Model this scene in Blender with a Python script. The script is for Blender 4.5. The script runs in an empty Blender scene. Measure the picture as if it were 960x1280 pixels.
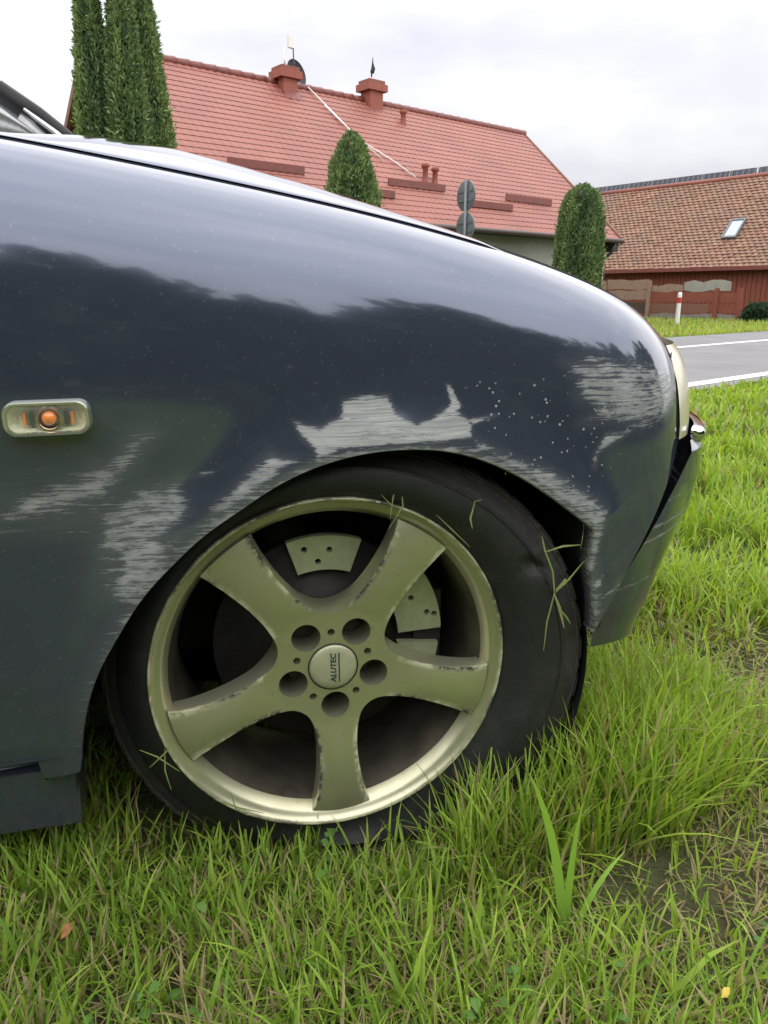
import bpy, bmesh, math, random
import numpy as np
from mathutils import Vector, Matrix

random.seed(7); rng = np.random.default_rng(11)
scene = bpy.context.scene
R = math.radians

# ------------------------------------------------------------------ camera
# World frame: X = forward along the car, Y = across the car (away from the viewer), Z = up, metres.
PSI, TH, FOC = R(13.5), R(16.2), 930.0
CAM = Vector((-.139, -.851, .735))
rt = Vector((math.cos(PSI), -math.sin(PSI), 0)); fh = Vector((math.sin(PSI), math.cos(PSI), 0))
fw = fh * math.cos(TH) + Vector((0, 0, -math.sin(TH))); upv = rt.cross(fw)
cd = bpy.data.cameras.new('camera'); cam = bpy.data.objects.new('camera', cd); scene.collection.objects.link(cam)
M3 = Matrix((rt, upv, -fw)).transposed(); cam.matrix_world = Matrix.Translation(CAM) @ M3.to_4x4()
cd.sensor_fit = 'VERTICAL'; cd.sensor_height = 24.0; cd.lens = 24.0 * FOC / 1280.0
cd.clip_start = .02; cd.clip_end = 2000
scene.camera = cam

# ------------------------------------------------------------------ overcast sky, soft sun, exposure
SUN_EL, SUN_AZ = R(60), R(150)
world = bpy.data.worlds.new('World'); scene.world = world; world.use_nodes = True
wn = world.node_tree; wn.nodes.clear()
def wnode(t, **k):
    n = wn.nodes.new(t)
    for a, b in k.items(): setattr(n, a, b)
    return n
sky = wnode('ShaderNodeTexSky', sky_type='NISHITA', sun_disc=False)
sky.sun_elevation = SUN_EL; sky.sun_rotation = SUN_AZ; sky.dust_density = 4; sky.air_density = 1.0
tc = wnode('ShaderNodeTexCoord'); sep = wnode('ShaderNodeSeparateXYZ'); wn.links.new(tc.outputs['Generated'], sep.inputs[0])
mp = wnode('ShaderNodeMapping'); mp.inputs['Scale'].default_value = (1.6, 1.6, 4.5); wn.links.new(tc.outputs['Generated'], mp.inputs[0])
nz = wnode('ShaderNodeTexNoise'); nz.inputs['Scale'].default_value = 2.1; nz.inputs['Detail'].default_value = 6; nz.inputs['Roughness'].default_value = .5
wn.links.new(mp.outputs[0], nz.inputs['Vector'])
ramp = wnode('ShaderNodeValToRGB'); wn.links.new(nz.outputs['Fac'], ramp.inputs[0])
ramp.color_ramp.elements[0].position = .34; ramp.color_ramp.elements[0].color = (.68, .68, .745, 1)
ramp.color_ramp.elements[1].position = .62; ramp.color_ramp.elements[1].color = (.90, .89, .92, 1)
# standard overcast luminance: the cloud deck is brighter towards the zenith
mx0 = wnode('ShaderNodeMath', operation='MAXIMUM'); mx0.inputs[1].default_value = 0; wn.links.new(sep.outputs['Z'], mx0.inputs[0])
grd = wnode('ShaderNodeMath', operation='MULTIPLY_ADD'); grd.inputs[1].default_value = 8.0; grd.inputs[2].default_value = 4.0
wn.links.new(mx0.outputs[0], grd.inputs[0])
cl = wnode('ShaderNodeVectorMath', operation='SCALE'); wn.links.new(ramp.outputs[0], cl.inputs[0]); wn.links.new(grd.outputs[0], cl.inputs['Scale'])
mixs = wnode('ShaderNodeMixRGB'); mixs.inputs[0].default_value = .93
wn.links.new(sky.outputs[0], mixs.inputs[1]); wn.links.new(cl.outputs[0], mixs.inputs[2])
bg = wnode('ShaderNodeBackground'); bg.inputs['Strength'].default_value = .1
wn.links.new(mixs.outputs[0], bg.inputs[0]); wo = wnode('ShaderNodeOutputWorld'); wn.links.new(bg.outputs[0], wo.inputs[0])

sl = bpy.data.lights.new('sun', 'SUN'); sl.energy = 1.5; sl.angle = R(170); sl.color = (1, .965, .9)
so = bpy.data.objects.new('sun', sl); scene.collection.objects.link(so)
sdir = Vector((math.sin(SUN_AZ) * math.cos(SUN_EL), math.cos(SUN_AZ) * math.cos(SUN_EL), math.sin(SUN_EL)))
so.rotation_euler = sdir.to_track_quat('Z', 'Y').to_euler()
vs = scene.view_settings; vs.view_transform = 'Standard'; vs.look = 'None'; vs.gamma = 1; vs.exposure = 1.08; vs.use_curve_mapping = False
scene.cycles.max_bounces = 6; scene.cycles.diffuse_bounces = 3; scene.cycles.glossy_bounces = 3
scene.cycles.transmission_bounces = 4; scene.cycles.transparent_max_bounces = 6
scene.cycles.caustics_reflective = False; scene.cycles.caustics_refractive = False
scene.cycles.use_denoising = True

# ------------------------------------------------------------------ street frame (q along the road, p across it)
AQ = R(50)
qv = rt * math.sin(AQ) + fh * math.cos(AQ); pv = -rt * math.cos(AQ) + fh * math.sin(AQ)
O0 = Vector((CAM.x, CAM.y, 0))
def S(q, p, z=0.0): return O0 + qv * q + pv * p + Vector((0, 0, z))
STREET = Matrix((( qv.x, pv.x, 0, O0.x), (qv.y, pv.y, 0, O0.y), (0, 0, 1, 0), (0, 0, 0, 1)))

# ------------------------------------------------------------------ helpers
COL = scene.collection
def link(o, parent=None):
    COL.objects.link(o)
    if parent is not None: o.parent = parent
    return o
def tag(o, label=None, cat=None, group=None, kind=None):
    if label: o['label'] = label
    if cat: o['category'] = cat
    if group: o['group'] = group
    if kind: o['kind'] = kind
    return o
def empty(name, parent=None, loc=(0, 0, 0), mw=None):
    o = bpy.data.objects.new(name, None); o.empty_display_size = .1; link(o, parent)
    if mw is not None: o.matrix_world = mw
    else: o.location = loc
    return o
def mesh(name, verts, faces, mat, parent=None, smooth=True, normals=None, attrs=None):
    me = bpy.data.meshes.new(name)
    if isinstance(verts, np.ndarray) and isinstance(faces, np.ndarray):
        n, k = faces.shape
        me.vertices.add(len(verts)); me.vertices.foreach_set('co', verts.astype(np.float32).ravel())
        me.loops.add(n * k); me.loops.foreach_set('vertex_index', faces.astype(np.int32).ravel())
        me.polygons.add(n); me.polygons.foreach_set('loop_start', np.arange(0, n * k, k, dtype=np.int32))
        me.update(calc_edges=True)
    else:
        me.from_pydata([tuple(v) for v in verts], [], [tuple(int(i) for i in f) for f in faces]); me.update()
    if smooth: me.polygons.foreach_set('use_smooth', np.ones(len(me.polygons), dtype=bool))
    if attrs:
        for an, arr in attrs.items():
            arr = np.asarray(arr, dtype=np.float32)
            if arr.ndim == 1: me.attributes.new(an, 'FLOAT', 'POINT').data.foreach_set('value', arr)
            else: me.attributes.new(an, 'FLOAT_COLOR', 'POINT').data.foreach_set('color', arr.ravel())
    if normals is not None: me.normals_split_custom_set_from_vertices([tuple(v) for v in normals])
    if mat is not None: me.materials.append(mat)
    o = bpy.data.objects.new(name, me); return link(o, parent)
class MB:
    def __init__(s): s.v = []; s.f = []
    def add(s, vs, fs):
        b = len(s.v); s.v += [tuple(x) for x in vs]; s.f += [tuple(i + b for i in f) for f in fs]; return s
    def box(s, lo, hi, jit=0):
        x0, y0, z0 = lo; x1, y1, z1 = hi
        v = [(x0, y0, z0), (x1, y0, z0), (x1, y1, z0), (x0, y1, z0), (x0, y0, z1), (x1, y0, z1), (x1, y1, z1), (x0, y1, z1)]
        if jit: v = [tuple(c + random.uniform(-jit, jit) for c in p) for p in v]
        return s.add(v, [(0, 3, 2, 1), (4, 5, 6, 7), (0, 1, 5, 4), (1, 2, 6, 5), (2, 3, 7, 6), (3, 0, 4, 7)])
    def prism(s, poly, axis_vec):
        n = len(poly); a = [Vector(p) for p in poly]; b = [p + Vector(axis_vec) for p in a]
        return s.add(a + b, [tuple(range(n))[::-1], tuple(range(n, 2 * n))] + [(i, (i + 1) % n, n + (i + 1) % n, n + i) for i in range(n)])
    def tube(s, pts, rad, n=10, caps=True):
        pts = [Vector(p) for p in pts]; rad = rad if isinstance(rad, (list, tuple)) else [rad] * len(pts)
        rings = []
        for i, p in enumerate(pts):
            d = (pts[min(i + 1, len(pts) - 1)] - pts[max(i - 1, 0)]).normalized()
            a = d.orthogonal().normalized() if i == 0 else (rings[-1][1] - d * rings[-1][1].dot(d)).normalized()
            b = d.cross(a); rings.append(([p + (a * math.cos(t) + b * math.sin(t)) * rad[i] for t in [2 * math.pi * k / n for k in range(n)]], a))
        v = [x for r_ in rings for x in r_[0]]; f = []
        for i in range(len(pts) - 1):
            for k in range(n):
                f.append((i * n + k, i * n + (k + 1) % n, (i + 1) * n + (k + 1) % n, (i + 1) * n + k))
        if caps: f += [tuple(range(n))[::-1], tuple((len(pts) - 1) * n + k for k in range(n))]
        return s.add(v, f)
    def lathe(s, prof, n=48, axis='y', c=(0, 0, 0)):
        v = []; f = []
        for (r, h) in prof:
            for k in range(n):
                t = 2 * math.pi * k / n
                if axis == 'y': v.append((c[0] + r * math.cos(t), c[1] + h, c[2] + r * math.sin(t)))
                else: v.append((c[0] + r * math.cos(t), c[1] + r * math.sin(t), c[2] + h))
        for i in range(len(prof) - 1):
            for k in range(n):
                f.append((i * n + k, i * n + (k + 1) % n, (i + 1) * n + (k + 1) % n, (i + 1) * n + k))
        return s.add(v, f)
    def build(s, name, mat, parent=None, smooth=False):
        o = mesh(name, s.v, s.f, mat, parent, smooth)
        bm = bmesh.new(); bm.from_mesh(o.data); bmesh.ops.recalc_face_normals(bm, faces=bm.faces); bm.to_mesh(o.data); bm.free()
        return o
def smooth_by_angle(o, deg=35):
    me = o.data; me.polygons.foreach_set('use_smooth', np.ones(len(me.polygons), dtype=bool))
    bm = bmesh.new(); bm.from_mesh(me)
    for e in bm.edges:
        e.smooth = not (len(e.link_faces) == 2 and e.calc_face_angle(0) > R(deg))
    bm.to_mesh(me); bm.free(); return o

# ------------------------------------------------------------------ materials
class NT:
    def __init__(s, name):
        s.m = bpy.data.materials.new(name); s.m.use_nodes = True; s.t = s.m.node_tree
        s.b = s.t.nodes['Principled BSDF']; s.out = s.t.nodes['Material Output']
    def n(s, t, inp=None, **k):
        x = s.t.nodes.new(t)
        for a, b in k.items(): setattr(x, a, b)
        for a, b in (inp or {}).items(): x.inputs[a].default_value = b
        return x
    def l(s, a, b): s.t.links.new(a, b)
    def coord(s, kind='Object', scale=(1, 1, 1)):
        c = s.n('ShaderNodeTexCoord'); m = s.n('ShaderNodeMapping', {'Scale': scale}); s.l(c.outputs[kind], m.inputs[0]); return m.outputs[0]
    def noise(s, vec, scale, detail=4, rough=.55):
        x = s.n('ShaderNodeTexNoise', {'Scale': scale, 'Detail': detail, 'Roughness': rough}); s.l(vec, x.inputs['Vector']); return x.outputs['Fac']
    def ramp(s, fac, stops, interp='LINEAR'):
        x = s.n('ShaderNodeValToRGB'); e = x.color_ramp.elements; x.color_ramp.interpolation = interp
        while len(e) < len(stops): e.new(.5)
        for i, (p, c) in enumerate(stops): e[i].position = p; e[i].color = (c + (1,)) if isinstance(c, tuple) else (c, c, c, 1)
        s.l(fac, x.inputs[0]); return x.outputs[0]
    def mix(s, fac, a, b, mode='MIX'):
        x = s.n('ShaderNodeMixRGB', blend_type=mode)
        for i, v in enumerate((fac, a, b)):
            if hasattr(v, 'links') or hasattr(v, 'is_linked'): s.l(v, x.inputs[i])
            else: x.inputs[i].default_value = v if i == 0 else tuple(v) + (1,)
        return x.outputs[0]
    def math(s, op, a, b=0.0, c=0.0, clamp=False):
        x = s.n('ShaderNodeMath', operation=op, use_clamp=clamp)
        for i, v in enumerate((a, b, c)):
            if hasattr(v, 'is_linked'): s.l(v, x.inputs[i])
            else: x.inputs[i].default_value = v
        return x.outputs[0]
    def bump(s, h, strength=.3, dist=.01):
        x = s.n('ShaderNodeBump', {'Strength': strength, 'Distance': dist}); s.l(h, x.inputs['Height']); s.l(x.outputs[0], s.b.inputs['Normal']); return x
    def set(s, **k):
        for a, v in k.items():
            i = s.b.inputs[a.replace('_', ' ')]
            if hasattr(v, 'is_linked'): s.l(v, i)
            else: i.default_value = tuple(v) + (1,) if isinstance(v, tuple) and len(v) == 3 else v
        return s
def surf(name, c1, c2=None, rough=.7, metal=0, scale=8, bump=.15, dist=.01, coat=0, detail=5, vec=(1, 1, 1), spec=.5):
    t = NT(name); v = t.coord('Object', vec); f = t.noise(v, scale, detail, .6)
    c2 = c2 or tuple(x * .75 for x in c1)
    col = t.mix(t.ramp(f, [(.3, 0.0), (.7, 1.0)]), c1, c2); t.set(Base_Color=col, Metallic=metal, Roughness=rough, Coat_Weight=coat)
    t.b.inputs['Specular IOR Level'].default_value = spec
    if bump: t.bump(t.noise(v, scale * 4, 4, .6), bump, dist)
    return t.m

def make_paint():
    t = NT('navy_paint'); v = t.coord('Object')
    att = t.n('ShaderNodeAttribute', attribute_name='scuff').outputs['Fac']
    chp = t.n('ShaderNodeAttribute', attribute_name='chips').outputs['Fac']
    # scrape streaks run mostly along the car, warped a little
    wv = t.n('ShaderNodeTexNoise', {'Scale': 9.0, 'Detail': 3.0}); t.l(v, wv.inputs['Vector'])
    add = t.n('ShaderNodeVectorMath', operation='MULTIPLY_ADD'); t.l(wv.outputs['Color'], add.inputs[0]); add.inputs[1].default_value = (.03, .03, .016); t.l(v, add.inputs[2])
    ms = t.n('ShaderNodeMapping', {'Scale': (8, 40, 420), 'Rotation': (0, R(5), 0)}); t.l(add.outputs[0], ms.inputs[0])
    s1 = t.noise(ms.outputs[0], 1.0, 5, .65)
    ms2 = t.n('ShaderNodeMapping', {'Scale': (45, 80, 160)}); t.l(v, ms2.inputs[0]); s2 = t.noise(ms2.outputs[0], 1.0, 5, .7)
    sn = t.math('ADD', t.math('MULTIPLY', s1, .62), t.math('MULTIPLY', s2, .38))
    sn = t.math('MULTIPLY_ADD', sn, 3.0, -1.0)                      # spread to about 0..1
    fac = t.math('MULTIPLY', t.math('SUBTRACT', att, sn), 2.6, clamp=True)
    fac = t.math('MULTIPLY', fac, t.math('MULTIPLY', att, 3.0, clamp=True))
    fac = t.math('MULTIPLY', fac, .9); fac = t.math('MAXIMUM', fac, t.math('MULTIPLY', att, t.math('MULTIPLY', s2, .42)))    # haze of fine abrasion
    # stone chips: sparse small flecks
    vo = t.n('ShaderNodeTexVoronoi', {'Scale': 130.0, 'Randomness': 1.0}); t.l(v, vo.inputs['Vector'])
    ch = t.math('MULTIPLY', t.math('LESS_THAN', vo.outputs['Distance'], .20), t.math('GREATER_THAN', t.noise(v, 60, 2), .52))
    ch = t.math('MULTIPLY', ch, chp)
    fac = t.math('MAXIMUM', fac, t.math('MULTIPLY', ch, .9))
    # film of road dust, thicker towards the sill
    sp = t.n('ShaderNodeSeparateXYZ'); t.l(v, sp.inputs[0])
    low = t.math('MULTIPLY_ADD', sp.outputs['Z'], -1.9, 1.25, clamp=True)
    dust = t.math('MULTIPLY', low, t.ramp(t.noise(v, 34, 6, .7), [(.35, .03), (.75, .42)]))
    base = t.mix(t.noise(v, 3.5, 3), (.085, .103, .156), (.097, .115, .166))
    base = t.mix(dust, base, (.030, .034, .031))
    prim = t.mix(t.ramp(s1, [(.35, 0.0), (.65, 1.0)]), (.20, .21, .205), (.54, .555, .535))
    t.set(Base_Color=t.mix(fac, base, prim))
    inv = t.math('SUBTRACT', 1.0, fac)
    t.set(Metallic=t.math('MULTIPLY', t.math('MULTIPLY_ADD', dust, -.25, .62), inv), Coat_Weight=t.math('MULTIPLY', inv, 1.0))
    rr = t.math('MULTIPLY_ADD', dust, .35, .11); t.set(Roughness=t.math('MAXIMUM', rr, t.math('MULTIPLY', fac, .75)))
    t.set(Coat_Roughness=t.math('MULTIPLY_ADD', dust, .35, .04)); t.b.inputs['Coat IOR'].default_value = 1.5
    hb = t.math('SUBTRACT', t.math('MULTIPLY', t.noise(v, 5, 2), .6), t.math('MULTIPLY', fac, .05)); t.bump(hb, .06, .02)
    return t.m

def make_leaf(name, trans=.35, rough=.5, spec=.3):
    t = NT(name); at = t.n('ShaderNodeAttribute', attribute_name='col').outputs['Color']
    t.set(Base_Color=at, Roughness=rough); t.b.inputs['Specular IOR Level'].default_value = spec
    tr = t.n('ShaderNodeBsdfTranslucent'); t.l(t.mix(1.0, at, (1.25, 1.2, .55), 'MULTIPLY'), tr.inputs[0])
    mx = t.n('ShaderNodeMixShader', {0: trans}); t.l(t.b.outputs[0], mx.inputs[1]); t.l(tr.outputs[0], mx.inputs[2]); t.l(mx.outputs[0], t.out.inputs[0])
    return t.m

def make_alloy():
    t = NT('worn_alloy'); v = t.coord('Object'); f = t.noise(v, 26, 6, .65)
    grime = t.ramp(t.noise(v, 70, 5, .7), [(.62, 0.0), (.72, 1.0)])
    sp = t.n('ShaderNodeAttribute', attribute_name='wear').outputs['Fac']
    g = t.math('MULTIPLY', sp, t.ramp(t.noise(v, 95, 4, .7), [(.44, 0.0), (.52, 1.0)]))
    col = t.mix(f, (.60, .585, .405), (.50, .495, .345)); col = t.mix(t.math('MULTIPLY', grime, .35), col, (.12, .11, .09)); col = t.mix(t.math('MULTIPLY', g, t.ramp(t.noise(v, 9, 2), [(.5, 0.0), (.56, 1.0)])), col, (.05, .045, .04))
    t.set(Base_Color=col, Metallic=t.math('MULTIPLY_ADD', g, -.7, .78), Roughness=t.math('MULTIPLY_ADD', f, .2, .25)); t.bump(f, .05, .004); return t.m

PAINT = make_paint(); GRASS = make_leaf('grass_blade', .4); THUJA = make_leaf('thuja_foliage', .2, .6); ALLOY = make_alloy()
def make_rubber():
    t = NT('tyre_rubber'); v = t.coord('Object'); d = t.n('ShaderNodeAttribute', attribute_name='dust').outputs['Fac']
    n1 = t.noise(v, 16, 6, .7); n2 = t.noise(v, 90, 4, .7)
    f = t.math('MULTIPLY', t.math('ADD', d, t.ramp(n1, [(.5, 0.0), (.8, .30)])), t.ramp(n2, [(.3, .3), (.7, 1.0)]), clamp=True)
    t.set(Base_Color=t.mix(f, (.016, .017, .019), (.13, .122, .11)), Roughness=t.math('MULTIPLY_ADD', f, .3, .52)); t.bump(n2, .25, .003); return t.m
RUBBER = make_rubber()
BLACK = surf('black_plastic', (.012, .012, .013), (.02, .02, .02), .7, scale=20, bump=.05)
LINER = surf('arch_liner', (.010, .010, .012), (.022, .021, .02), .85, scale=20)
CHROME = surf('chrome', (.8, .8, .8), (.72, .72, .72), .08, 1, bump=0)
CLOUDY = surf('cloudy_lamp_lens', (.56, .53, .36), (.48, .45, .30), .3, scale=20, bump=0, coat=.6)
STEEL = surf('brake_steel', (.50, .56, .33), (.40, .45, .26), .5, .25, scale=60)
DARKSTEEL = surf('dark_steel', (.03, .03, .03), (.05, .045, .04), .6, .5, scale=60)
CAPM = surf('cap_paint', (.50, .50, .34), (.40, .40, .27), .45, .3, scale=45, bump=.1, dist=.001)
TEAL = surf('teal_print', (.006, .03, .04), (.01, .04, .05), .5, bump=0)
AMBER = NT('amber_bulb').set(Base_Color=(.95, .27, .03), Roughness=.12, Coat_Weight=1.0).m
ROOF = surf('red_metal_tile', (.30, .100, .072), (.225, .076, .057), .55, scale=.8, bump=.0, detail=8)
ROOFDK = surf('dark_red_metal', (.20, .055, .042), (.15, .042, .034), .5, bump=0)
BRICKRED = surf('chimney_red', (.32, .10, .068), (.24, .07, .05), .75, scale=12)
RENDERW = surf('pale_render', (.42, .42, .38), (.36, .36, .33), .9, scale=4)
BROWNW = surf('brown_cladding', (.24, .13, .09), (.18, .09, .065), .8, scale=6, vec=(1, 1, 6))
CREAM = surf('cream_paint', (.60, .57, .47), (.5, .48, .4), .7)
ASPH = surf('asphalt', (.16, .16, .165), (.21, .21, .215), .9, scale=1.2, bump=.3, dist=.006)
WHITE = surf('road_paint', (.78, .78, .77), (.6, .6, .6), .8, scale=6)
GREYM = surf('galvanised_metal', (.17, .19, .20), (.14, .155, .16), .5, .4, scale=5, bump=0)
REDWOOD = surf('red_stained_wood', (.26, .075, .045), (.19, .055, .035), .8, scale=5, vec=(6, 6, 1))
TANWOOD = surf('weathered_board', (.34, .23, .17), (.24, .16, .12), .85, scale=5, vec=(1, 1, 4))
GREYWOOD = surf('grey_slab_board', (.36, .35, .30), (.25, .24, .21), .85, scale=3)
SOLAR = surf('solar_panel', (.018, .022, .035), (.03, .034, .05), .25, scale=8, bump=0)
PVCW = surf('white_plastic', (.78, .77, .74), (.7, .69, .66), .5, bump=0)
PVCR = surf('red_reflector', (.55, .03, .03), (.45, .03, .03), .4, bump=0)
BARKM = surf('bark', (.10, .07, .05), (.06, .045, .035), .9, scale=10)
def make_glass(name, tint, rough=.03, alpha=.35):
    t = NT(name); t.set(Base_Color=tint, Roughness=rough, Coat_Weight=1.0)
    tr = t.n('ShaderNodeBsdfTransparent'); mx = t.n('ShaderNodeMixShader', {0: alpha}); t.l(tr.outputs[0], mx.inputs[1]); t.l(t.b.outputs[0], mx.inputs[2]); t.l(mx.outputs[0], t.out.inputs[0]); return t.m
GLASS = make_glass('window_glass', (.006, .008, .014), .06, .9)
GLASS.node_tree.nodes['Principled BSDF'].inputs['Coat Weight'].default_value = 0
LENS = make_glass('clear_lens', (.75, .78, .7), .03, .07)
SKYGLASS = surf('skylight_glass', (.35, .38, .44), (.35, .38, .44), .05, .6, bump=0)

def make_ground():
    t = NT('turf_soil'); v = t.coord('Object'); so_ = t.n('ShaderNodeAttribute', attribute_name='soil').outputs['Fac']
    b = t.noise(v, 60, 5, .7); g = t.noise(v, 1.3, 4, .6)
    soil = t.mix(b, (.05, .036, .023), (.22, .165, .10)); green = t.mix(t.noise(v, 38, 6, .75), (.045, .075, .014), (.15, .215, .045))
    fac = t.math('SUBTRACT', t.ramp(g, [(.30, .55), (.6, .95)]), so_, clamp=True)
    t.set(Base_Color=t.mix(fac, soil, green), Roughness=.95); t.bump(b, 1.0, .05); return t.m
SOIL = make_ground()

# ------------------------------------------------------------------ ground, road, verge
def ground_z(p):
    return -.13 * np.clip((np.asarray(p, float) - 2.0) / 1.5, 0, 1) ** 2 * (3 - 2 * np.clip((np.asarray(p, float) - 2.0) / 1.5, 0, 1))
ps = np.unique(np.concatenate([np.linspace(-600, -4, 30), np.linspace(-4, 5, 120), np.linspace(5, 600, 40)])); qs = np.unique(np.concatenate([np.linspace(-600, -6, 24), np.linspace(-6, 10, 180), np.linspace(10, 600, 30)]))
PP, QQ = np.meshgrid(ps, qs, indexing='ij')
def mound(x, y): return .06 * np.exp(-(((x - .38) / .16) ** 2 + ((y - .06) / .16) ** 2))      # turf pushed up ahead of the wheel
ZZ = ground_z(PP) + mound(O0.x + qv.x * QQ + pv.x * PP, O0.y + qv.y * QQ + pv.y * PP) + .012 * np.sin(QQ * 2.1 + PP) * np.cos(PP * 2.7) * (PP > -3) * (PP < 1.8)
vx = O0.x + qv.x * QQ + pv.x * PP; vy = O0.y + qv.y * QQ + pv.y * PP
V = np.stack([vx, vy, ZZ - .004], -1).reshape(-1, 3)
def grid_faces(nu, nv, off=0):
    i = np.arange(nu - 1)[:, None]; j = np.arange(nv - 1)[None, :]; a = (i * nv + j).ravel()
    return np.stack([a, a + 1, a + nv + 1, a + nv], 1) + off
def worn_patch(x, y): return .8 * np.exp(-(((x - .62) / .20) ** 2 + ((y + .20) / .16) ** 2)) + .7 * np.exp(-(((x - .95) / .25) ** 2 + ((y - .15) / .25) ** 2)) + .55 * np.exp(-(((x + .1) / .5) ** 2 + ((y + .35) / .30) ** 2))
tag(mesh('ground', V, grid_faces(len(ps), len(qs)), SOIL, None, True, None, {'soil': np.clip(worn_patch(V[:, 0], V[:, 1]), 0, 1)}), 'grassy verge and ground around the car and houses', None, None, 'structure')
def strip(name, p0, p1, q0, q1, z, mat):
    a = [S(q0, p0, z), S(q1, p0, z), S(q1, p1, z), S(q0, p1, z)]; return mesh(name, a, [(0, 1, 2, 3)], mat, None, False)
road = strip('road', 3.42, 8.4, -200, 300, -.1, ASPH); tag(road, 'grey asphalt road with white edge lines', None, None, 'structure')
for p0, p1 in ((3.60, 3.78), (6.54, 6.72)):
    o = strip('road_marking', p0, p1, -200, 300, -.096, WHITE); o.parent = road

# ================================================================== THE CAR
ZCO = [-.24517, -.17885, -.10101, -.18627, .83816]; X0 = .250
def ynose(x): return 15.7 * np.maximum(0, np.asarray(x, float) - X0) ** 3.87
def zgap(x): return np.polyval(ZCO, np.maximum(np.asarray(x, float), -.62))
_S = np.linspace(0, 1, 1001)
_al = np.interp(_S, [0, .02, .05, .08, .10, .15, .22, .30, .45, .7, 1], np.radians([70, 48, 28, 18, 12.5, 7, 3, 0, -3, -6, -8]))
_k = np.ones(25) / 25; _al = np.convolve(np.pad(_al, 12, 'edge'), _k, 'valid')
_PR = .056 - np.concatenate([[0], np.cumsum((np.tan(_al[1:]) + np.tan(_al[:-1])) / 2 * .001)])
_AX = np.radians([-5, 10.5, 25.9, 31.9, 34.5, 40.9, 51.6, 66, 76, 93, 113, 133, 155, 178, 190.5, 202, 215])
_AR = np.array([.346, .346, .358, .384, .379, .366, .355, .341, .327, .305, .279, .272, .277, .30, .318, .345, .36])
_fx = np.linspace(_AX[0], _AX[-1], 1500); _fr = np.interp(_fx, _AX, _AR)
_frs = np.convolve(np.pad(_fr, 60, 'edge'), np.hanning(121) / np.hanning(121).sum(), 'valid')
_w = np.clip((_fx - R(34)) / R(6), 0, 1); _fr = _fr * (1 - _w) + _frs * _w          # keep the corner in front, smooth the rest
def rarch(ph): return np.interp(ph, _fx, _fr)
def body_y(x, z, flare=True):
    x = np.asarray(x, float); z = np.asarray(z, float); s = zgap(x) - z
    y = ynose(x) + np.interp(s, _S, _PR)
    if flare:
        ph = np.arctan2(z - .25, x); ph = np.where(ph < -1.2, ph + 2 * np.pi, ph); d = np.maximum(0, np.hypot(x, z - .25) - rarch(ph))
        y = y - .012 * np.exp(-(d / .045) ** 2)
    return y
def body_n(x, z):
    e = 8e-4; dx = (body_y(x + e, z) - body_y(x - e, z)) / (2 * e); dz = (body_y(x, z + e) - body_y(x, z - e)) / (2 * e)
    n = np.stack([dx, -np.ones_like(dx), dz], -1); return n / np.linalg.norm(n, axis=-1, keepdims=True)

car = empty('car', None, (0, 0, 0)); tag(car, 'dark navy car with scraped front wing and flat tyre sitting on the grass', 'car')

SCUFF = [
(.76, .014, [(-.2, .602), (-.190, .594), (-.218, .555), (-.245, .526), (-.300, .508), (-.36, .505), (-.34, .535), (-.285, .553), (-.240, .573), (-.215, .598)]),
(.48, .020, [(-.36, .545), (-.25, .56), (-.16, .54), (-.155, .47), (-.20, .40), (-.27, .41), (-.28, .48), (-.36, .50)]),
(.76, .012, [(-.217, .538), (-.170, .547), (-.158, .508), (-.190, .474), (-.178, .455), (-.205, .410), (-.235, .400), (-.258, .418), (-.243, .457), (-.268, .467), (-.257, .512), (-.231, .528)]),
(.60, .003, [(-.17, .548), (-.135, .553), (-.135, .549), (-.17, .543)]),
(.72, .003, [(-.4, .498), (-.356, .500), (-.278, .4985), (-.152, .506), (-.153, .504), (-.278, .4955), (-.357, .495), (-.4, .493)]),
(.80, .008, [(-.145, .51), (-.107, .543), (-.073, .573), (-.063, .568), (-.039, .562), (-.073, .537), (-.109, .513), (-.143, .497)]),
(.98, .004, [(-.047, .604), (-.017, .595), (.006, .607), (.009, .624), (.03, .629), (.062, .628), (.07, .609), (.093, .595), (.112, .601), (.127, .611), (.138, .615), (.161, .592), (.16, .576), (.092, .572), (.008, .57), (-.024, .558), (-.027, .573), (-.04, .587)]),
(.95, .002, [(.13, .638), (.136, .638), (.143, .624), (.15, .612), (.132, .6), (.12, .601), (.135, .617)]),
(.80, .002, [(.156, .598), (.192, .603), (.194, .6), (.161, .591)]),
(.80, .008, [(.16, .579), (.211, .553), (.264, .535), (.316, .501), (.347, .478), (.329, .444), (.316, .461), (.264, .499), (.211, .536), (.16, .565)]),
(.76, .014, [(.277, .661), (.322, .668), (.386, .66), (.45, .645), (.492, .617), (.451, .581), (.397, .573), (.344, .583), (.304, .587), (.32, .603), (.298, .614), (.293, .642)]),
(.80, .004, [(.339, .573), (.393, .576), (.36, .562), (.331, .549), (.326, .528), (.321, .53), (.322, .545)]),
(.75, .006, [(.316, .461), (.347, .483), (.344, .463), (.335, .422), (.327, .369), (.316, .369), (.31, .414)]),
(.85, .003, [(.330, .387), (.345, .39), (.343, .376), (.330, .367)]),
(.80, .0015, [(.33, .354), (.394, .381), (.398, .378), (.331, .350)]),
]
CHIPS = [(.163, .646), (.266, .643), (.40, .60), (.34, .53), (.315, .496), (.221, .543), (.17, .583)]
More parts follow.
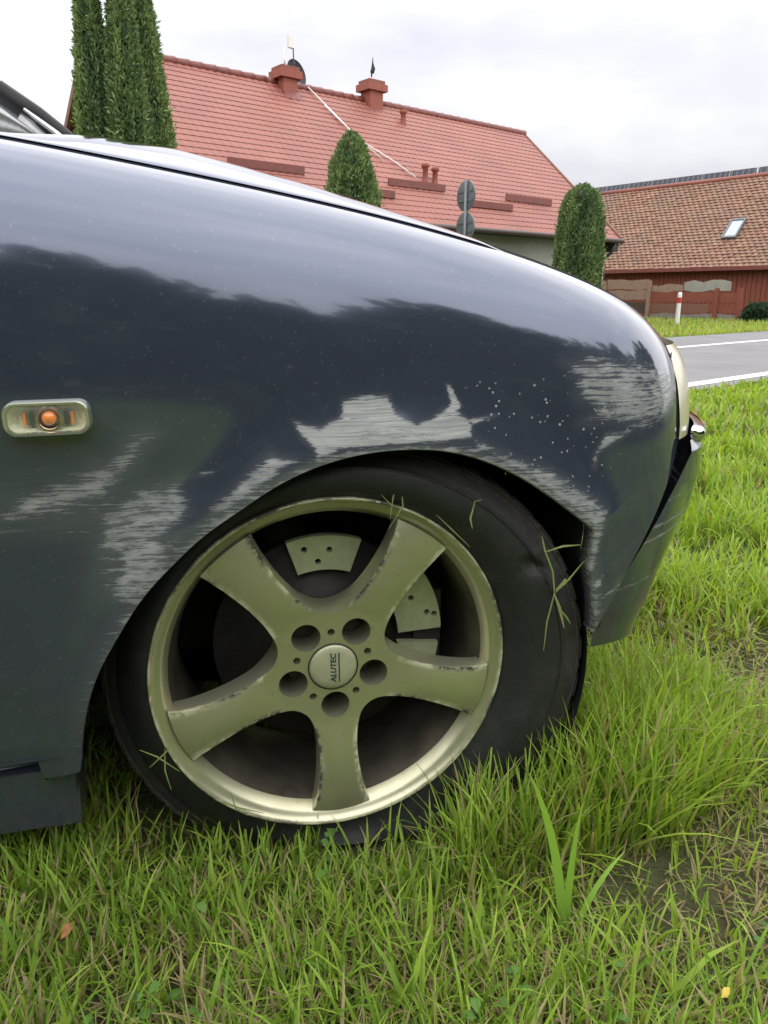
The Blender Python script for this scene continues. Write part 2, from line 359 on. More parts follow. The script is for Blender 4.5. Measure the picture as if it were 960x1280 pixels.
def poly_sd(x, z, poly):
    P = np.array(poly); d = np.full(x.shape, 9.0); ins = np.zeros(x.shape, bool)
    for i in range(len(P)):
        a, b = P[i], P[(i + 1) % len(P)]; e = b - a; t = np.clip(((x - a[0]) * e[0] + (z - a[1]) * e[1]) / (e @ e), 0, 1)
        d = np.minimum(d, np.hypot(x - a[0] - e[0] * t, z - a[1] - e[1] * t))
        c = ((a[1] > z) != (b[1] > z)) & (x < (b[0] - a[0]) * (z - a[1]) / (b[1] - a[1] + 1e-12) + a[0]); ins ^= c
    return np.where(ins, d, -d)
def scuff_map(x, z, ring=True):
    m = np.zeros_like(x)
    for st, soft, pl in SCUFF: m = np.maximum(m, st * np.clip(.5 + poly_sd(x, z, pl) / (2 * soft + .002), 0, 1))
    if ring:
        ph = np.arctan2(z - .25, x); ph = np.where(ph < -1.2, ph + 2 * np.pi, ph); d = np.hypot(x, z - .25) - rarch(ph)
        rim_w = np.interp(np.degrees(ph), [0, 8, 14, 60, 100, 150, 170, 195], [.3, .7, .66, .78, .72, .66, .4, .25])
        m = np.maximum(m, rim_w * np.clip(1 - d / .022, 0, 1) ** .7)
    return m
def chip_map(x, z): return np.clip(.5 + poly_sd(x, z, CHIPS) / .05, 0.12, 1)

# --- front wing: dense sheet fanned out from the wheel arch to the panel's edges
edge = [(-.58, .190), (-.58, float(zgap(-.58)))] + [(x, float(zgap(x))) for x in np.linspace(-.54, .485, 40)] + [(.497, .668), (.500, .64), (.498, .565), (.405, .415), (.352, .335), (.338, .310)]
PX = np.array(edge); PH = np.arctan2(PX[:, 1] - .25, PX[:, 0]); PH = np.where(PH < -1.2, PH + 2 * np.pi, PH)
def outer_pt(ph):
    c, s_ = math.cos(ph), math.sin(ph); best = None
    for i in range(len(PX)):
        a, b = PX[i] - (0, .25), PX[(i + 1) % len(PX)] - (0, .25); e = b - a; den = c * e[1] - s_ * e[0]
        if abs(den) < 1e-9: continue
        t = (a[0] * e[1] - a[1] * e[0]) / den; u = (a[0] * s_ - a[1] * c) / den
        if t > 0 and -1e-6 <= u <= 1 + 1e-6 and (best is None or t > best): best = t
    return best if best else .36
phs = np.unique(np.concatenate([np.linspace(R(10.3), R(190.5), 620), PH[(PH > R(10.3)) & (PH < R(190.5))]]))
ro = np.array([outer_pt(a) for a in phs]); ri = np.minimum(rarch(phs), ro - .002)
NW = 170; ww = np.linspace(0, 1, NW)
RR = ri[:, None] + (ro - ri)[:, None] * ww[None, :]
GX = RR * np.cos(phs)[:, None]; GZ = .25 + RR * np.sin(phs)[:, None]
GY = body_y(GX, GZ); NV = np.stack([GX, GY, GZ], -1).reshape(-1, 3); NN = body_n(GX, GZ).reshape(-1, 3)
FF = grid_faces(len(phs), NW)
# folded lip round the arch and returned flanges on the other edges
lip = []
nb = len(NV); n_ph = len(phs)
lip1 = np.stack([GX[:, 0] * .995, GY[:, 0] + .004, .25 + (GZ[:, 0] - .25) * .995], -1); lip2 = np.stack([GX[:, 0] * .996, GY[:, 0] + .026, .25 + (GZ[:, 0] - .25) * .996], -1)
out2 = np.stack([GX[:, -1], GY[:, -1] + .012, GZ[:, -1] - .012], -1)
allv = np.concatenate([NV, lip1, lip2, out2]); alln = np.concatenate([NN, np.stack([-np.cos(phs), -np.full(n_ph, .8), -np.sin(phs)], -1), np.stack([-np.cos(phs), 0 * phs, -np.sin(phs)], -1), np.tile([0, .6, .8], (n_ph, 1))])
k = np.arange(n_ph - 1); i0 = k * NW; i1 = (k + 1) * NW
fl = [np.stack([i0, i1, nb + k + 1, nb + k], 1), np.stack([nb + k, nb + k + 1, nb + n_ph + k + 1, nb + n_ph + k], 1), np.stack([i0 + NW - 1, i1 + NW - 1, nb + 2 * n_ph + k + 1, nb + 2 * n_ph + k], 1)[:, ::-1]]
scf = scuff_map(GX, GZ).ravel(); chp = chip_map(GX, GZ).ravel()
scf = np.concatenate([scf, scf.reshape(n_ph, NW)[:, 0], np.full(n_ph, .3), np.zeros(n_ph)]); chp = np.concatenate([chp, np.zeros(3 * n_ph)])
alln = alln / np.linalg.norm(alln, axis=1, keepdims=True)
fender = mesh('front_wing', allv, np.concatenate([FF] + fl), PAINT, car, True, alln, {'scuff': scf, 'chips': chp})
fender['label'] = 'dark navy front wing with pale scrape marks above the wheel'

# --- strip below the wing's seam
def side_patch(name, x0, x1, z0f, z1f, mat=PAINT, nx=40, nz=24, dy=0.0, parent=car):
    xs = np.linspace(x0, x1, nx); t = np.linspace(0, 1, nz); X = np.repeat(xs[:, None], nz, 1)
    z0 = z0f(xs) if callable(z0f) else np.full(nx, z0f); z1 = z1f(xs) if callable(z1f) else np.full(nx, z1f)
    Z = z0[:, None] + (z1 - z0)[:, None] * t[None, :]; Y = body_y(X, Z, False) + dy
    N = body_n(X, Z).reshape(-1, 3); v = np.stack([X, Y, Z], -1).reshape(-1, 3)
    f = grid_faces(nx, nz)[:, ::-1]; return mesh(name, v, f, mat, parent, True, N)
m = MB(); ys = float(body_y(-.4, .15, False))
m.add([(-.60, ys + .002, .187), (-.318, ys + .001, .187), (-.322, ys + .006, .105), (-.60, ys + .008, .105), (-.60, ys + .06, .187), (-.318, ys + .05, .187), (-.322, ys + .05, .105), (-.60, ys + .06, .105)],
      [(0, 1, 2, 3), (1, 5, 6, 2), (2, 6, 7, 3), (0, 4, 5, 1)]); m.build('sill_trim', PAINT, car)
# --- wheel-arch liner
ang = np.linspace(R(-20), R(196), 60); yy = np.array([-.018, .012, .12, .24, .30])
A, B = np.meshgrid(ang, yy, indexing='ij'); rr = np.interp(ang, _fx, _fr)[:, None] + np.array([.001, .012, .03, .03, .03])[None, :]
lv = np.stack([rr * np.cos(A), B, .25 + rr * np.sin(A)], -1).reshape(-1, 3); mesh('arch_liner', lv, grid_faces(60, 5), LINER, car)
m = MB(); cpt = [(float(.40 * math.cos(a)), .30, .25 + float(.40 * math.sin(a))) for a in ang]; m.add([(0, .30, .1)] + cpt, [(0, i + 1, i + 2) for i in range(len(cpt) - 1)]); m.build('inner_arch_wall', LINER, car)
m = MB(); m.box((-3.3, .30, .12), (.25, 1.45, .18)); m.box((-2.3, .035, .105), (-.36, .299, .17)); m.build('underbody', LINER, car)

# --- bonnet
HX = np.linspace(-.40, .60, 90); WID = 1.72
def hood_front(y): return X0 + (np.maximum(y, 1e-4) / 15.7) ** .2584
def ygap(x): return .05 + ynose(x)
rise1 = lambda x: np.interp(x, [-.6, -.36, -.33, -.25, -.15, 0, .1, .3, .42, .5], [0, .0, .006, .026, .034, .028, .022, .012, .005, .0])
rise2 = lambda x: np.interp(x, [-.6, -.3, 0, .2, .4, .5], [.05, .045, .03, .012, .004, .0])
dl = np.concatenate([[0, .0015, .004, .008, .013, .02, .03, .045, .065, .09, .13, .19, .27, .38, .52, .66, .81]])
hv = []; nd = len(dl)
for x in HX:
    g0 = float(ygap(min(x, .49))) + .004
    for side in (0, 1):
        seq = dl if side == 0 else dl[::-1][1:]
        for d in seq:
            f = d / .81; y = g0 + (WID / 2 - .02 - g0) * f
            # the leading edge sweeps forward to the middle of the car
            xf = float(hood_front(y - .05)) if y > .06 else .25; xs = x if x < .2 else .2 + (x - .2) * ((min(max(xf, .50), .70) - .2) / .4)
            dd = y - g0; tip = float(np.clip((x - .50) / .10, 0, 1))
            z = float(zgap(min(x, .52))) + float(rise1(x)) * (1 - math.exp(-dd / .075)) + float(rise2(x)) * (1 - math.exp(-dd / .3)) + .0026 - .0012 * math.exp(-dd / .0015) - .05 * tip ** 2
            hv.append((xs, y if side == 0 else WID - .04 - y, z))
nrow = 2 * nd - 1
hood = mesh('bonnet', np.array(hv), grid_faces(len(HX), nrow)[:, ::-1], PAINT, car)
m = MB(); hx = HX[:82]; nh = len(hx)
m.add([(x, float(ygap(x)) + .002, float(zgap(x)) - .02) for x in hx] + [(x, float(ygap(x)) + .012, float(zgap(x)) + .004) for x in hx] + [(x, float(ygap(x)) + .06, float(zgap(x)) - .005) for x in hx], [(i, i + 1, nh + i + 1, nh + i) for i in range(nh - 1)] + [(nh + i, nh + i + 1, 2 * nh + i + 1, 2 * nh + i) for i in range(nh - 1)]); m.build('bonnet_channel', BLACK, car)

# --- headlamp, bumper, chrome strip: all follow one plan curve round the nose
def plan_pts(y0, y1, n, dx, mirror=False):
    ys_ = y0 + (y1 - y0) * np.linspace(0, 1, n) ** 2.2
    w_ = [min(1, max(0, (y + .03) / .09)) if mirror else 1 for y in ys_]; w_ = [.12 + .88 * a * a * (3 - 2 * a) if mirror else 1 for a in w_]   # flush at the wing, fuller round the corner
    return [(float(X0 + dx * b + (max(y + .035, 1e-5) / 15.7) ** .2584), y) for y, b in zip(ys_, w_)]
def nose_sheet(name, mat, zs, dxs, dys, y0f, y1, n=40, mirror=True, attrs=False):
    v = []; rows = len(zs)
    for z, dx, dy in zip(zs, dxs, dys):
        half = plan_pts(y0f(z), y1, n, dx, True); pts = [(x, y + dy * (1 - min(1, y / .3)), z) for x, y in half]
        if mirror: pts = pts + [(x, WID - y, z) for x, y, z in pts[::-1]]
        v += pts
    nc = n * (2 if mirror else 1); va = np.array(v)
    at = {'scuff': .75 * scratch(va), 'chips': np.full(len(va), .15)} if attrs else None
    return mesh(name, va, grid_faces(rows, nc), mat, car, True, None, at)
def scratch(v):
    x, y, z = v.T; m_ = np.zeros(len(v))
    for (z0, sl, w) in ((.445, .10, .004), (.430, .14, .003), (.475, .05, .002), (.372, .12, .002)):
        m_ = np.maximum(m_, np.clip(1.3 - np.abs(z - z0 - sl * (x - .5)) / w, 0, 1))
    return m_ * (y < .25)
def wing_edge_y(z):                                   # where the bumper starts: along the wing's slanted front edge
    x = np.interp(z, [.19, .24, .29, .335, .415, .565], [.375, .362, .354, .358, .409, .500]); return float(ynose(x)) - .035 + 2e-5
zb = np.concatenate([np.linspace(.272, .40, 40), np.linspace(.405, .545, 60)])
db = np.interp(zb, [.165, .20, .27, .33, .40, .444, .49, .53, .545], [-.14, -.112, -.066, -.030, .003, .020, .030, .030, .016])
bump_o = nose_sheet('front_bumper', PAINT, zb, db, np.interp(zb, [.2, .33, .45, .545], [.03, .006, 0, 0]), lambda z: max(-.0349, wing_edge_y(z) + float(np.interp(z, [.30, .40, .50, .545], [.0004, .0010, .0025, .004]))), WID / 2, 60, True, True)
bump_o['label'] = 'navy front bumper cover with a dark gap to the wing'
nose_sheet('nose_lining', BLACK, np.linspace(.33, .66, 12), [-.03] * 12, [.01] * 12, lambda z: max(-.022, wing_edge_y(z) + .012), WID / 2, 40)
m = MB(); vv = []
for z in np.linspace(.305, .60, 40):
    xw = float(np.interp(z, [.29, .335, .415, .565, .62], [.352, .358, .409, .500, .502]))
    for dx_, dy_ in ((-.012, .007), (.004, .009), (.020, .016), (.045, .040)): vv.append((xw + dx_, float(body_y(xw + dx_, z, False)) + dy_, z))
m.add(vv, [(i * 4 + j, i * 4 + j + 1, i * 4 + j + 5, i * 4 + j + 4) for i in range(39) for j in range(3)]); m.build('seam_backing', BLACK, car, True)
zl = np.linspace(.548, .668, 12); hl = [.009, .010, .011, .011, .011, .011, .011, .011, .010, .009, .007, .003]
for s_ in (0, 1):
    v = []
    for z, dx in zip(zl, hl):
        yo_ = float(np.interp(float(zgap(.5)) - z, _S, _PR)) + .035
        for x, y in plan_pts(.016, .50, 30, dx, True):
            y = y + yo_ * max(0, 1 - max(0, y - .03) / .35); v.append((x, y if s_ == 0 else WID - y, z))
    lamp = mesh('headlamp', np.array(v), grid_faces(12, 30), CLOUDY, car)
m = MB(); zs = np.linspace(.57, .645, 8)
for z in zs: m.box((.655, .54, z - .002), (.68, WID - .54, z + .003))
m.build('grille', CHROME, car)
cs = [(x, y + .012 * max(0, 1 - y / .3)) for x, y in plan_pts(.044, WID / 2, 40, .026, True)]; m = MB()
path = [(x, y, .547) for x, y in cs] + [(x, WID - y, .547) for x, y in cs[::-1]]
ring = [(-.006, -.011), (.006, -.011), (.011, -.005), (.011, .005), (.006, .011), (-.006, .011)]
vv = []; fs = []
for i, p_ in enumerate(path):
    a = Vector(path[max(i - 1, 0)]); b = Vector(path[min(i + 1, len(path) - 1)]); d = (b - a).normalized(); nrm = Vector((d.y, -d.x, 0))
    k_ = min(1, .45 + min(i, len(path) - 1 - i) / 7)
    for (o_, h) in ring: vv.append(Vector(p_) + nrm * (o_ * k_ - .006 * (1 - k_)) + Vector((0, 0, h * k_)))
for i in range(len(path) - 1):
    for j in range(6): fs.append((i * 6 + j, i * 6 + (j + 1) % 6, (i + 1) * 6 + (j + 1) % 6, (i + 1) * 6 + j))
m.add(vv, fs + [tuple(range(6))]); ch = m.build('chrome_strip', CHROME, car, True); smooth_by_angle(ch, 60)

# --- side repeater lamp
rep = empty('side_repeater', car, (-.2945, float(body_y(-.2945, .6165)) - .0100, .6165)); rep.rotation_euler = (0, R(-.6), 0)
def rrect(hw, hh, r, n=8):
    o = []
    for cx, cz, a0 in ((hw - r, hh - r, 0), (-hw + r, hh - r, 90), (-hw + r, -hh + r, 180), (hw - r, -hh + r, 270)):
        for k_ in range(n + 1): a = R(a0 + 90 * k_ / n); o.append((cx + r * math.cos(a), cz + r * math.sin(a)))
    return o
def ring_loft(name, loops, mat, parent, cap=False, smooth=True):
    n = len(loops[0][0]); v = []; f = []
    for lp, y in loops: v += [(x, y, z) for x, z in lp]
    for i in range(len(loops) - 1):
        for k_ in range(n): f.append((i * n + k_, i * n + (k_ + 1) % n, (i + 1) * n + (k_ + 1) % n, (i + 1) * n + k_))
    if cap: f.append(tuple((len(loops) - 1) * n + k_ for k_ in range(n)))
    m_ = MB(); m_.add(v, f); return smooth_by_angle(m_.build(name, mat, parent, smooth), 50)
BEZ = surf('repeater_bezel', (.72, .75, .62), (.62, .65, .52), .15, .8, bump=0, coat=.5); REFL = surf('repeater_reflector', (.86, .88, .66), (.62, .68, .40), .2, .0, scale=70, bump=.5, coat=.8)
ring_loft('bezel', [(rrect(.0418, .0181, .013), .014), (rrect(.0415, .0178, .013), -.004), (rrect(.040, .0163, .012), -.0065), (rrect(.0375, .0138, .010), -.0062), (rrect(.0365, .0128, .009), -.003)], BEZ, rep)
ring_loft('reflector', [(rrect(.0365, .0128, .009), -.003), (rrect(.030, .0095, .007), .007), (rrect(.028, .008, .006), .008)], REFL, rep, True)
m = MB(); m.lathe([(.0001, -.0062), (.004, -.0057), (.0065, -.004), (.0075, -.001), (.0075, .007)], 24, 'y', (.002, 0, 0)); m.build('bulb', AMBER, rep, True)
m = MB(); m.lathe([(.0125, -.003), (.0108, -.0036), (.0098, -.002), (.0085, .006)], 28, 'y', (.002, 0, 0)); m.build('bulb_ring', surf('amber_chrome', (.75, .38, .2), (.7, .6, .4), .15, 1, bump=0), rep, True)
for sx in (-1, 1):
    m = MB(); m.box((sx * .0225 - .0012 + .001, .001, -.0062), (sx * .0225 + .0012 + .001, .007, .0062)); m.build('amber_fin', AMBER, rep)
    m = MB(); m.box((sx * .0165 - .0022 + .001, .002, -.0070), (sx * .0165 + .0022 + .001, .0075, .0070)); m.build('dark_fin', surf('dark_green_plastic', (.03, .05, .03), (.05, .08, .04), .2, bump=0), rep)
ring_loft('lens', [(rrect(.0372, .0135, .010), -.0055), (rrect(.034, .0105, .008), -.0085), (rrect(.028, .006, .004), -.0098)], LENS, rep, True)

# --- wheel -------------------------------------------------------------------
HUB = Vector((0, .0, .274)); wheel = empty('wheel', car, HUB); NSP = 5; C0 = R(56)
def drill(o, mb):
    cu = mb.build('cutter', None); md_ = o.modifiers.new('cut', 'BOOLEAN'); md_.object = cu; md_.operation = 'DIFFERENCE'; md_.solver = 'EXACT'
    mw = o.parent.matrix_world if o.parent else None; par = o.parent; o.parent = None; o.matrix_world = Matrix.Identity(4)
    d_ = bpy.context.evaluated_depsgraph_get(); nm = bpy.data.meshes.new_from_object(o.evaluated_get(d_), preserve_all_data_layers=True, depsgraph=d_)
    o.modifiers.clear(); o.data = nm; bpy.data.objects.remove(cu); o.parent = par
rs = np.array([.020, .034, .045, .055, .065, .072, .0745, .0755, .077, .080, .085, .092, .1, .11, .12, .135, .15, .165, .18, .19, .2, .207, .212])
hs = np.interp(rs, [0, .0745, .0755, .077, .080, .085, .092, .1, .11, .12, .135, .15, .165, .18, .2, .212], np.radians([36, 36, 32, 29, 25.5, 22, 18.8, 16.3, 14, 12.6, 11.2, 10.5, 10.2, 10.1, 10.3, 10.8]))
def face_y(r): return float(np.interp(r, [0, .06, .08, .12, .16, .195, .212], [.010, .010, .009, .005, .002, .002, .005]))
NT_ = 13; uu = np.concatenate([[-1, -.965], np.linspace(-.92, .92, NT_ - 4), [.965, 1]])
fv = []; bv = []; wv_ = []
for ir, r in enumerate(rs):
    for kx in range(NSP):
        for u in uu:
            a = C0 + kx * 2 * math.pi / NSP + u * hs[ir]; y = face_y(r); op = r > .0745
            crown = -.004 * (1 - u * u) * np.clip((r - .08) / .05, 0, 1); e_ = .0022 if (op and abs(u) == 1) else 0
            fv.append((r * math.cos(a), y + crown + e_, r * math.sin(a))); bv.append((r * math.cos(a), y + np.interp(r, [.065, .075, .1, .2], [.066, .052, .038, .026]), r * math.sin(a)))
            wv_.append((1 if .9 < abs(u) < .99 else 0) * (1 if r > .085 else 0))
nv = len(fv); W = NSP * NT_; fc = []
for ir in range(len(rs) - 1):
    for kx in range(NSP):
        for j in range(NT_ - 1):
            a = ir * W + kx * NT_ + j; b = a + 1; c = a + W + 1; d = a + W; fc += [(a, b, c, d), (nv + a, nv + d, nv + c, nv + b)]
        if rs[ir] >= .0745:
            a = ir * W + kx * NT_; d = a + W; fc.append((a, d, nv + d, nv + a)); a = ir * W + kx * NT_ + NT_ - 1; d = a + W; fc.append((a, nv + a, nv + d, d))
for kx in range(NSP):
    for j in range(NT_ - 1):
        a = (len(rs) - 1) * W + kx * NT_ + j; fc.append((a, a + 1, nv + a + 1, nv + a)); a = kx * NT_ + j; fc.append((a, nv + a, nv + a + 1, a + 1))
me = bpy.data.meshes.new('spokes'); me.from_pydata(fv + bv, [], fc)
me.attributes.new('wear', 'FLOAT', 'POINT').data.foreach_set('value', np.array(wv_ + [0] * nv, dtype=np.float32))
bm = bmesh.new(); bm.from_mesh(me); bmesh.ops.remove_doubles(bm, verts=bm.verts, dist=3e-5); bmesh.ops.recalc_face_normals(bm, faces=bm.faces); bm.to_mesh(me); bm.free()
tmp = bpy.data.objects.new('spoke_face', me); COL.objects.link(tmp)
cut = MB()
for kx in range(NSP):
    a = C0 + kx * 2 * math.pi / NSP; c = Vector((.0555 * math.cos(a), 0, .0555 * math.sin(a))); cut.tube([c + Vector((0, -.03, 0)), c + Vector((0, .09, 0))], .0188, 28)
    a += math.pi / NSP; c = Vector((.0485 * math.cos(a), 0, .0485 * math.sin(a))); cut.tube([c + Vector((0, -.03, 0)), c + Vector((0, .03, 0))], .0048, 16)
cutter = cut.build('cutter', None); md = tmp.modifiers.new('cut', 'BOOLEAN'); md.object = cutter; md.operation = 'DIFFERENCE'; md.solver = 'EXACT'
dg = bpy.context.evaluated_depsgraph_get(); me2 = bpy.data.meshes.new_from_object(tmp.evaluated_get(dg), preserve_all_data_layers=True, depsgraph=dg)
bpy.data.objects.remove(tmp); bpy.data.objects.remove(cutter)
me2.materials.clear(); me2.materials.append(ALLOY); sp_o = bpy.data.objects.new('spoke_face', me2); link(sp_o, wheel); smooth_by_angle(sp_o, 32)
prof = [(.2160, .022), (.2215, .010), (.2255, .000), (.2275, -.0035), (.2290, -.003), (.2296, .001), (.2290, .008), (.224, .014)]
lipm = [(.2238, .016), (.2290, .008), (.2297, .0015), (.2290, -.0032), (.2272, -.0038), (.2240, .0005), (.2195, .0045), (.2165, .0055), (.2130, .009), (.2065, .022), (.2015, .038), (.1985, .055), (.1965, .075), (.1985, .10), (.1985, .13), (.2005, .16), (.206, .19), (.215, .20)]
m = MB(); m.lathe(lipm[:10], 160); rim = m.build('rim', ALLOY, wheel, True)
BARREL = surf('dusty_barrel', (.30, .265, .21), (.12, .105, .085), .36, .75, scale=18, bump=.1, dist=.003)
m = MB(); m.lathe(lipm[9:], 160); m.build('barrel', BARREL, wheel, True)
co = np.array([v.co for v in rim.data.vertices]); rw = np.hypot(co[:, 0], co[:, 2]); wr = np.where(rw > .2262, .9, 0)
rim.data.attributes.new('wear', 'FLOAT', 'POINT').data.foreach_set('value', wr.astype(np.float32))
m = MB(); m.lathe([(.0001, .0055), (.02, .0058), (.0285, .0068), (.0308, .0085), (.0312, .013)], 48); cap = m.build('centre_cap', CAPM, wheel, True)
m = MB(); m.lathe([(.0313, .0093), (.0322, .0088), (.0330, .0093)], 48); m.build('cap_groove', BLACK, wheel, True)
# raised print on the cap: the word reads upwards, with a bar beneath it
fc_ = bpy.data.curves.new('cap_text', 'FONT'); fc_.body = 'ALUTEC'; fc_.size = .0118; fc_.extrude = .0002; fc_.align_x = 'CENTER'; fc_.align_y = 'CENTER'; fc_.shear = .18; fc_.offset = .00025; fc_.space_character = 1.02
tmp = bpy.data.objects.new('cap_text', fc_); COL.objects.link(tmp); dg = bpy.context.evaluated_depsgraph_get(); me3 = bpy.data.meshes.new_from_object(tmp.evaluated_get(dg)); bpy.data.objects.remove(tmp)
me3.materials.clear(); me3.materials.append(TEAL); txt = bpy.data.objects.new('lettering', me3); link(txt, wheel)
txt.matrix_local = Matrix.Translation((.0, .0053, 0)) @ Matrix(((0, -1, 0, 0), (0, 0, -1, 0), (1, 0, 0, 0), (0, 0, 0, 1))) @ Matrix.Diagonal((.92, .85, 1, 1))
m = MB(); m.box((.0064, .0050, -.020), (.0078, .0056, .021)); m.build('lettering_bar', TEAL, wheel)
m = MB(); m.tube([(0, .055, 0), (0, .075, 0)], [.0095, .0095], 6); m.tube([(0, .0749, 0), (0, .09, 0)], .012, 14); b0 = None
for kx in range(NSP):
    a = C0 + kx * 2 * math.pi / NSP
    if b0 is None: o = b0 = m.build('wheel_bolt', DARKSTEEL, wheel)
    else: o = b0.copy(); COL.objects.link(o)
    o.location = (.0555 * math.cos(a), 0, .0555 * math.sin(a))
# brake parts seen through the spokes
m = MB(); m.lathe([(.05, .085), (.085, .085), (.088, .095), (.150, .095), (.150, .118), (.05, .118)], 64); m.build('brake_disc', DARKSTEEL, wheel, True)
def sector(a0, a1, r0, r1, y, holes):
    m_ = MB(); n = 14; v = []
    for yy_ in (y, y + .012):
        for r_ in (r0, r1): v += [(r_ * math.cos(R(a0 + (a1 - a0) * i / n)), yy_, r_ * math.sin(R(a0 + (a1 - a0) * i / n))) for i in range(n + 1)]
    n1 = n + 1; f = []
    for i in range(n): f += [(i, i + 1, n1 + i + 1, n1 + i), (2 * n1 + i, 3 * n1 + i, 3 * n1 + i + 1, 2 * n1 + i + 1), (i, 2 * n1 + i, 2 * n1 + i + 1, i + 1), (n1 + i, n1 + i + 1, 3 * n1 + i + 1, 3 * n1 + i)]
    f += [(0, n1, 3 * n1, 2 * n1), (n, 2 * n1 + n, 3 * n1 + n, n1 + n)]; m_.add(v, f); o = m_.build('brake_plate', STEEL, wheel)
    h = MB()
    for a_, r_ in holes:
        c = Vector((r_ * math.cos(R(a_)), y, r_ * math.sin(R(a_)))); h.tube([c + Vector((0, -.01, 0)), c + Vector((0, .03, 0))], .0042, 14)
    drill(o, h)
sector(70, 108, .108, .156, .080, [(100, .140), (86, .136), (93, .120)])
sector(2, 38, .105, .168, .080, [(12, .150), (24, .135), (10, .160)])
sector(-30, -6, .105, .165, .080, [(-16, .145)])
m = MB(); m.box((.13, .09, -.05), (.17, .16, .06)); m.tube([(0, .05, 0), (0, .25, 0)], .06, 20); m.tube([(-.04, .16, .05), (-.05, .19, .27)], .035, 14); m.build('brake_caliper', DARKSTEEL, wheel)

# tyre: bead stays on the rim, the carcass has slumped forward and flat on the ground
TC = Vector((.030, 0, -.036)); TR = .328; NP = 260; rows = []
# profile: t from bead (0) to tread (1) in radius; y offset outward; then across the tread to the inner side
prof_t = [(0.0, .010), (.03, .000), (.08, -.004), (.16, -.010), (.28, -.016), (.42, -.019), (.56, -.018), (.60, -.0172), (.605, -.0190), (.62, -.0188), (.625, -.0164), (.68, -.013), (.78, -.006), (.845, .000), (.853, .0035), (.868, .0035), (.876, .001), (.905, .005), (.912, .009), (.925, .009), (.932, .0065), (.955, .012), (.975, .020), (.988, .030), (.997, .045), (1.0, .065), (1.0, .12), (1.0, .17), (.97, .20), (.6, .215), (.1, .20)]
NRW = len(prof_t); tv = []
for i in range(NP):
    a = 2 * math.pi * i / NP; ca, sa = math.cos(a), math.sin(a)
    bead = Vector((.2255 * ca, 0, .2255 * sa)); out = TC + Vector((TR * ca, 0, TR * sa))
    blk = (i % 6) in (0,)
    for j, (t, y) in enumerate(prof_t):
        p_ = bead.lerp(out, t); rad = Vector((ca, 0, sa))
        if blk and 20 <= j <= 27: p_ -= rad * .009
        z = p_.z + HUB.z; yo = y
        gz = -.012 + .075 * float(np.clip((p_.x - .06) / .26, 0, 1)) ** 2
        if z < gz + .05:                                # squashed against the ground: sidewall bellies out
            q_ = (gz + .05 - z) / .05
            if j < 21: yo -= .040 * (1 - math.exp(-q_ * q_)) * math.sin(math.pi * min(1, t + .05))
            p_.z = gz + .05 * math.exp(-q_) - HUB.z
        # torn gouge high on the front sidewall
        dg_ = math.hypot((p_.x - .265) / .030, (p_.z - .115) / .010) if False else math.hypot(((p_.x - .262) * .82 + (p_.z - .128) * .57 * -1) / .030, ((p_.x - .262) * .57 + (p_.z - .128) * .82) / .008)
        if j < 21 and dg_ < 1: yo += .012 * (1 - dg_ ** 2)
        yo += (.030 - .044 * math.cos(a - R(28))) * min(1, t * 1.6) * (1 if j < 30 else .5)      # carcass twisted: rear sunk into the arch, upper front pushed out
        tv.append((p_.x, yo + .004, p_.z))
tf = []
for i in range(NP):
    for j in range(NRW - 1):
        a = i * NRW + j; b = ((i + 1) % NP) * NRW + j; tf.append((a, a + 1, b + 1, b))
tyre = mesh('tyre', tv, tf, RUBBER, wheel, True, None, {'dust': np.tile([float(np.interp(t, [0, .1, .6, .80, .86, 1], [.15, 0, .12, .35, 1, 1.3])) for t, _ in prof_t], NP)}); tyre['label'] = 'flat black tyre slumped on the grass'
bm = bmesh.new(); bm.from_mesh(tyre.data); bmesh.ops.recalc_face_normals(bm, faces=bm.faces); bm.to_mesh(tyre.data); bm.free(); smooth_by_angle(tyre, 50)

# --- cabin and the rest of the body, behind the picture's left edge
side_patch('door', -1.62, -.586, .19, lambda x: np.full(len(x), .93), PAINT, 30, 30)
m = MB(); yw = float(body_y(-.6, .9, False))
prof_b = [(.10, .02), (.30, -.022), (.55, -.032), (.70, -.025), (.82, .0), (.90, .04), (.93, .07)]
secs = [(-1.63, 0), (-2.3, 0), (-2.9, .01), (-3.4, .05), (-3.62, .14), (-3.70, .3)]
v = []
for x, ins in secs:
    row = [(x, y + ins, z) for z, y in prof_b] + [(x, WID - .04 - y - ins, z) for z, y in prof_b[::-1]]; v += row
nr = len(prof_b) * 2; f = [tuple((i * nr + j, i * nr + j + 1, (i + 1) * nr + j + 1, (i + 1) * nr + j)) for i in range(len(secs) - 1) for j in range(nr - 1)] + [tuple(range((len(secs) - 1) * nr, len(secs) * nr))]
m.add(v, f); m.build('rear_body', PAINT, car, True)
m = MB(); m.add([(x, WID - .04 + .03 * (1 if 0 else 0) - y, z) for x in (-1.63, -.586, -.2, .30) for z, y in [(min(a, float(zgap(x)) - .004), b) for a, b in prof_b]], [(i * 7 + j, i * 7 + j + 1, (i + 1) * 7 + j + 1, (i + 1) * 7 + j) for i in range(3) for j in range(6)]); m.build('far_side_panel', PAINT, car, True)
m = MB(); m.add([(x_, WID - .04 - y - i_, min(z, float(zgap(x_)) - .004)) for x_, i_ in ((.30, .0), (.40, .012), (.48, .05), (.53, .11)) for z, y in prof_b[2:]], [(i * 5 + j, i * 5 + j + 1, i * 5 + j + 6, i * 5 + j + 5) for i in range(3) for j in range(4)]); m.build('far_wing', PAINT, car, True)
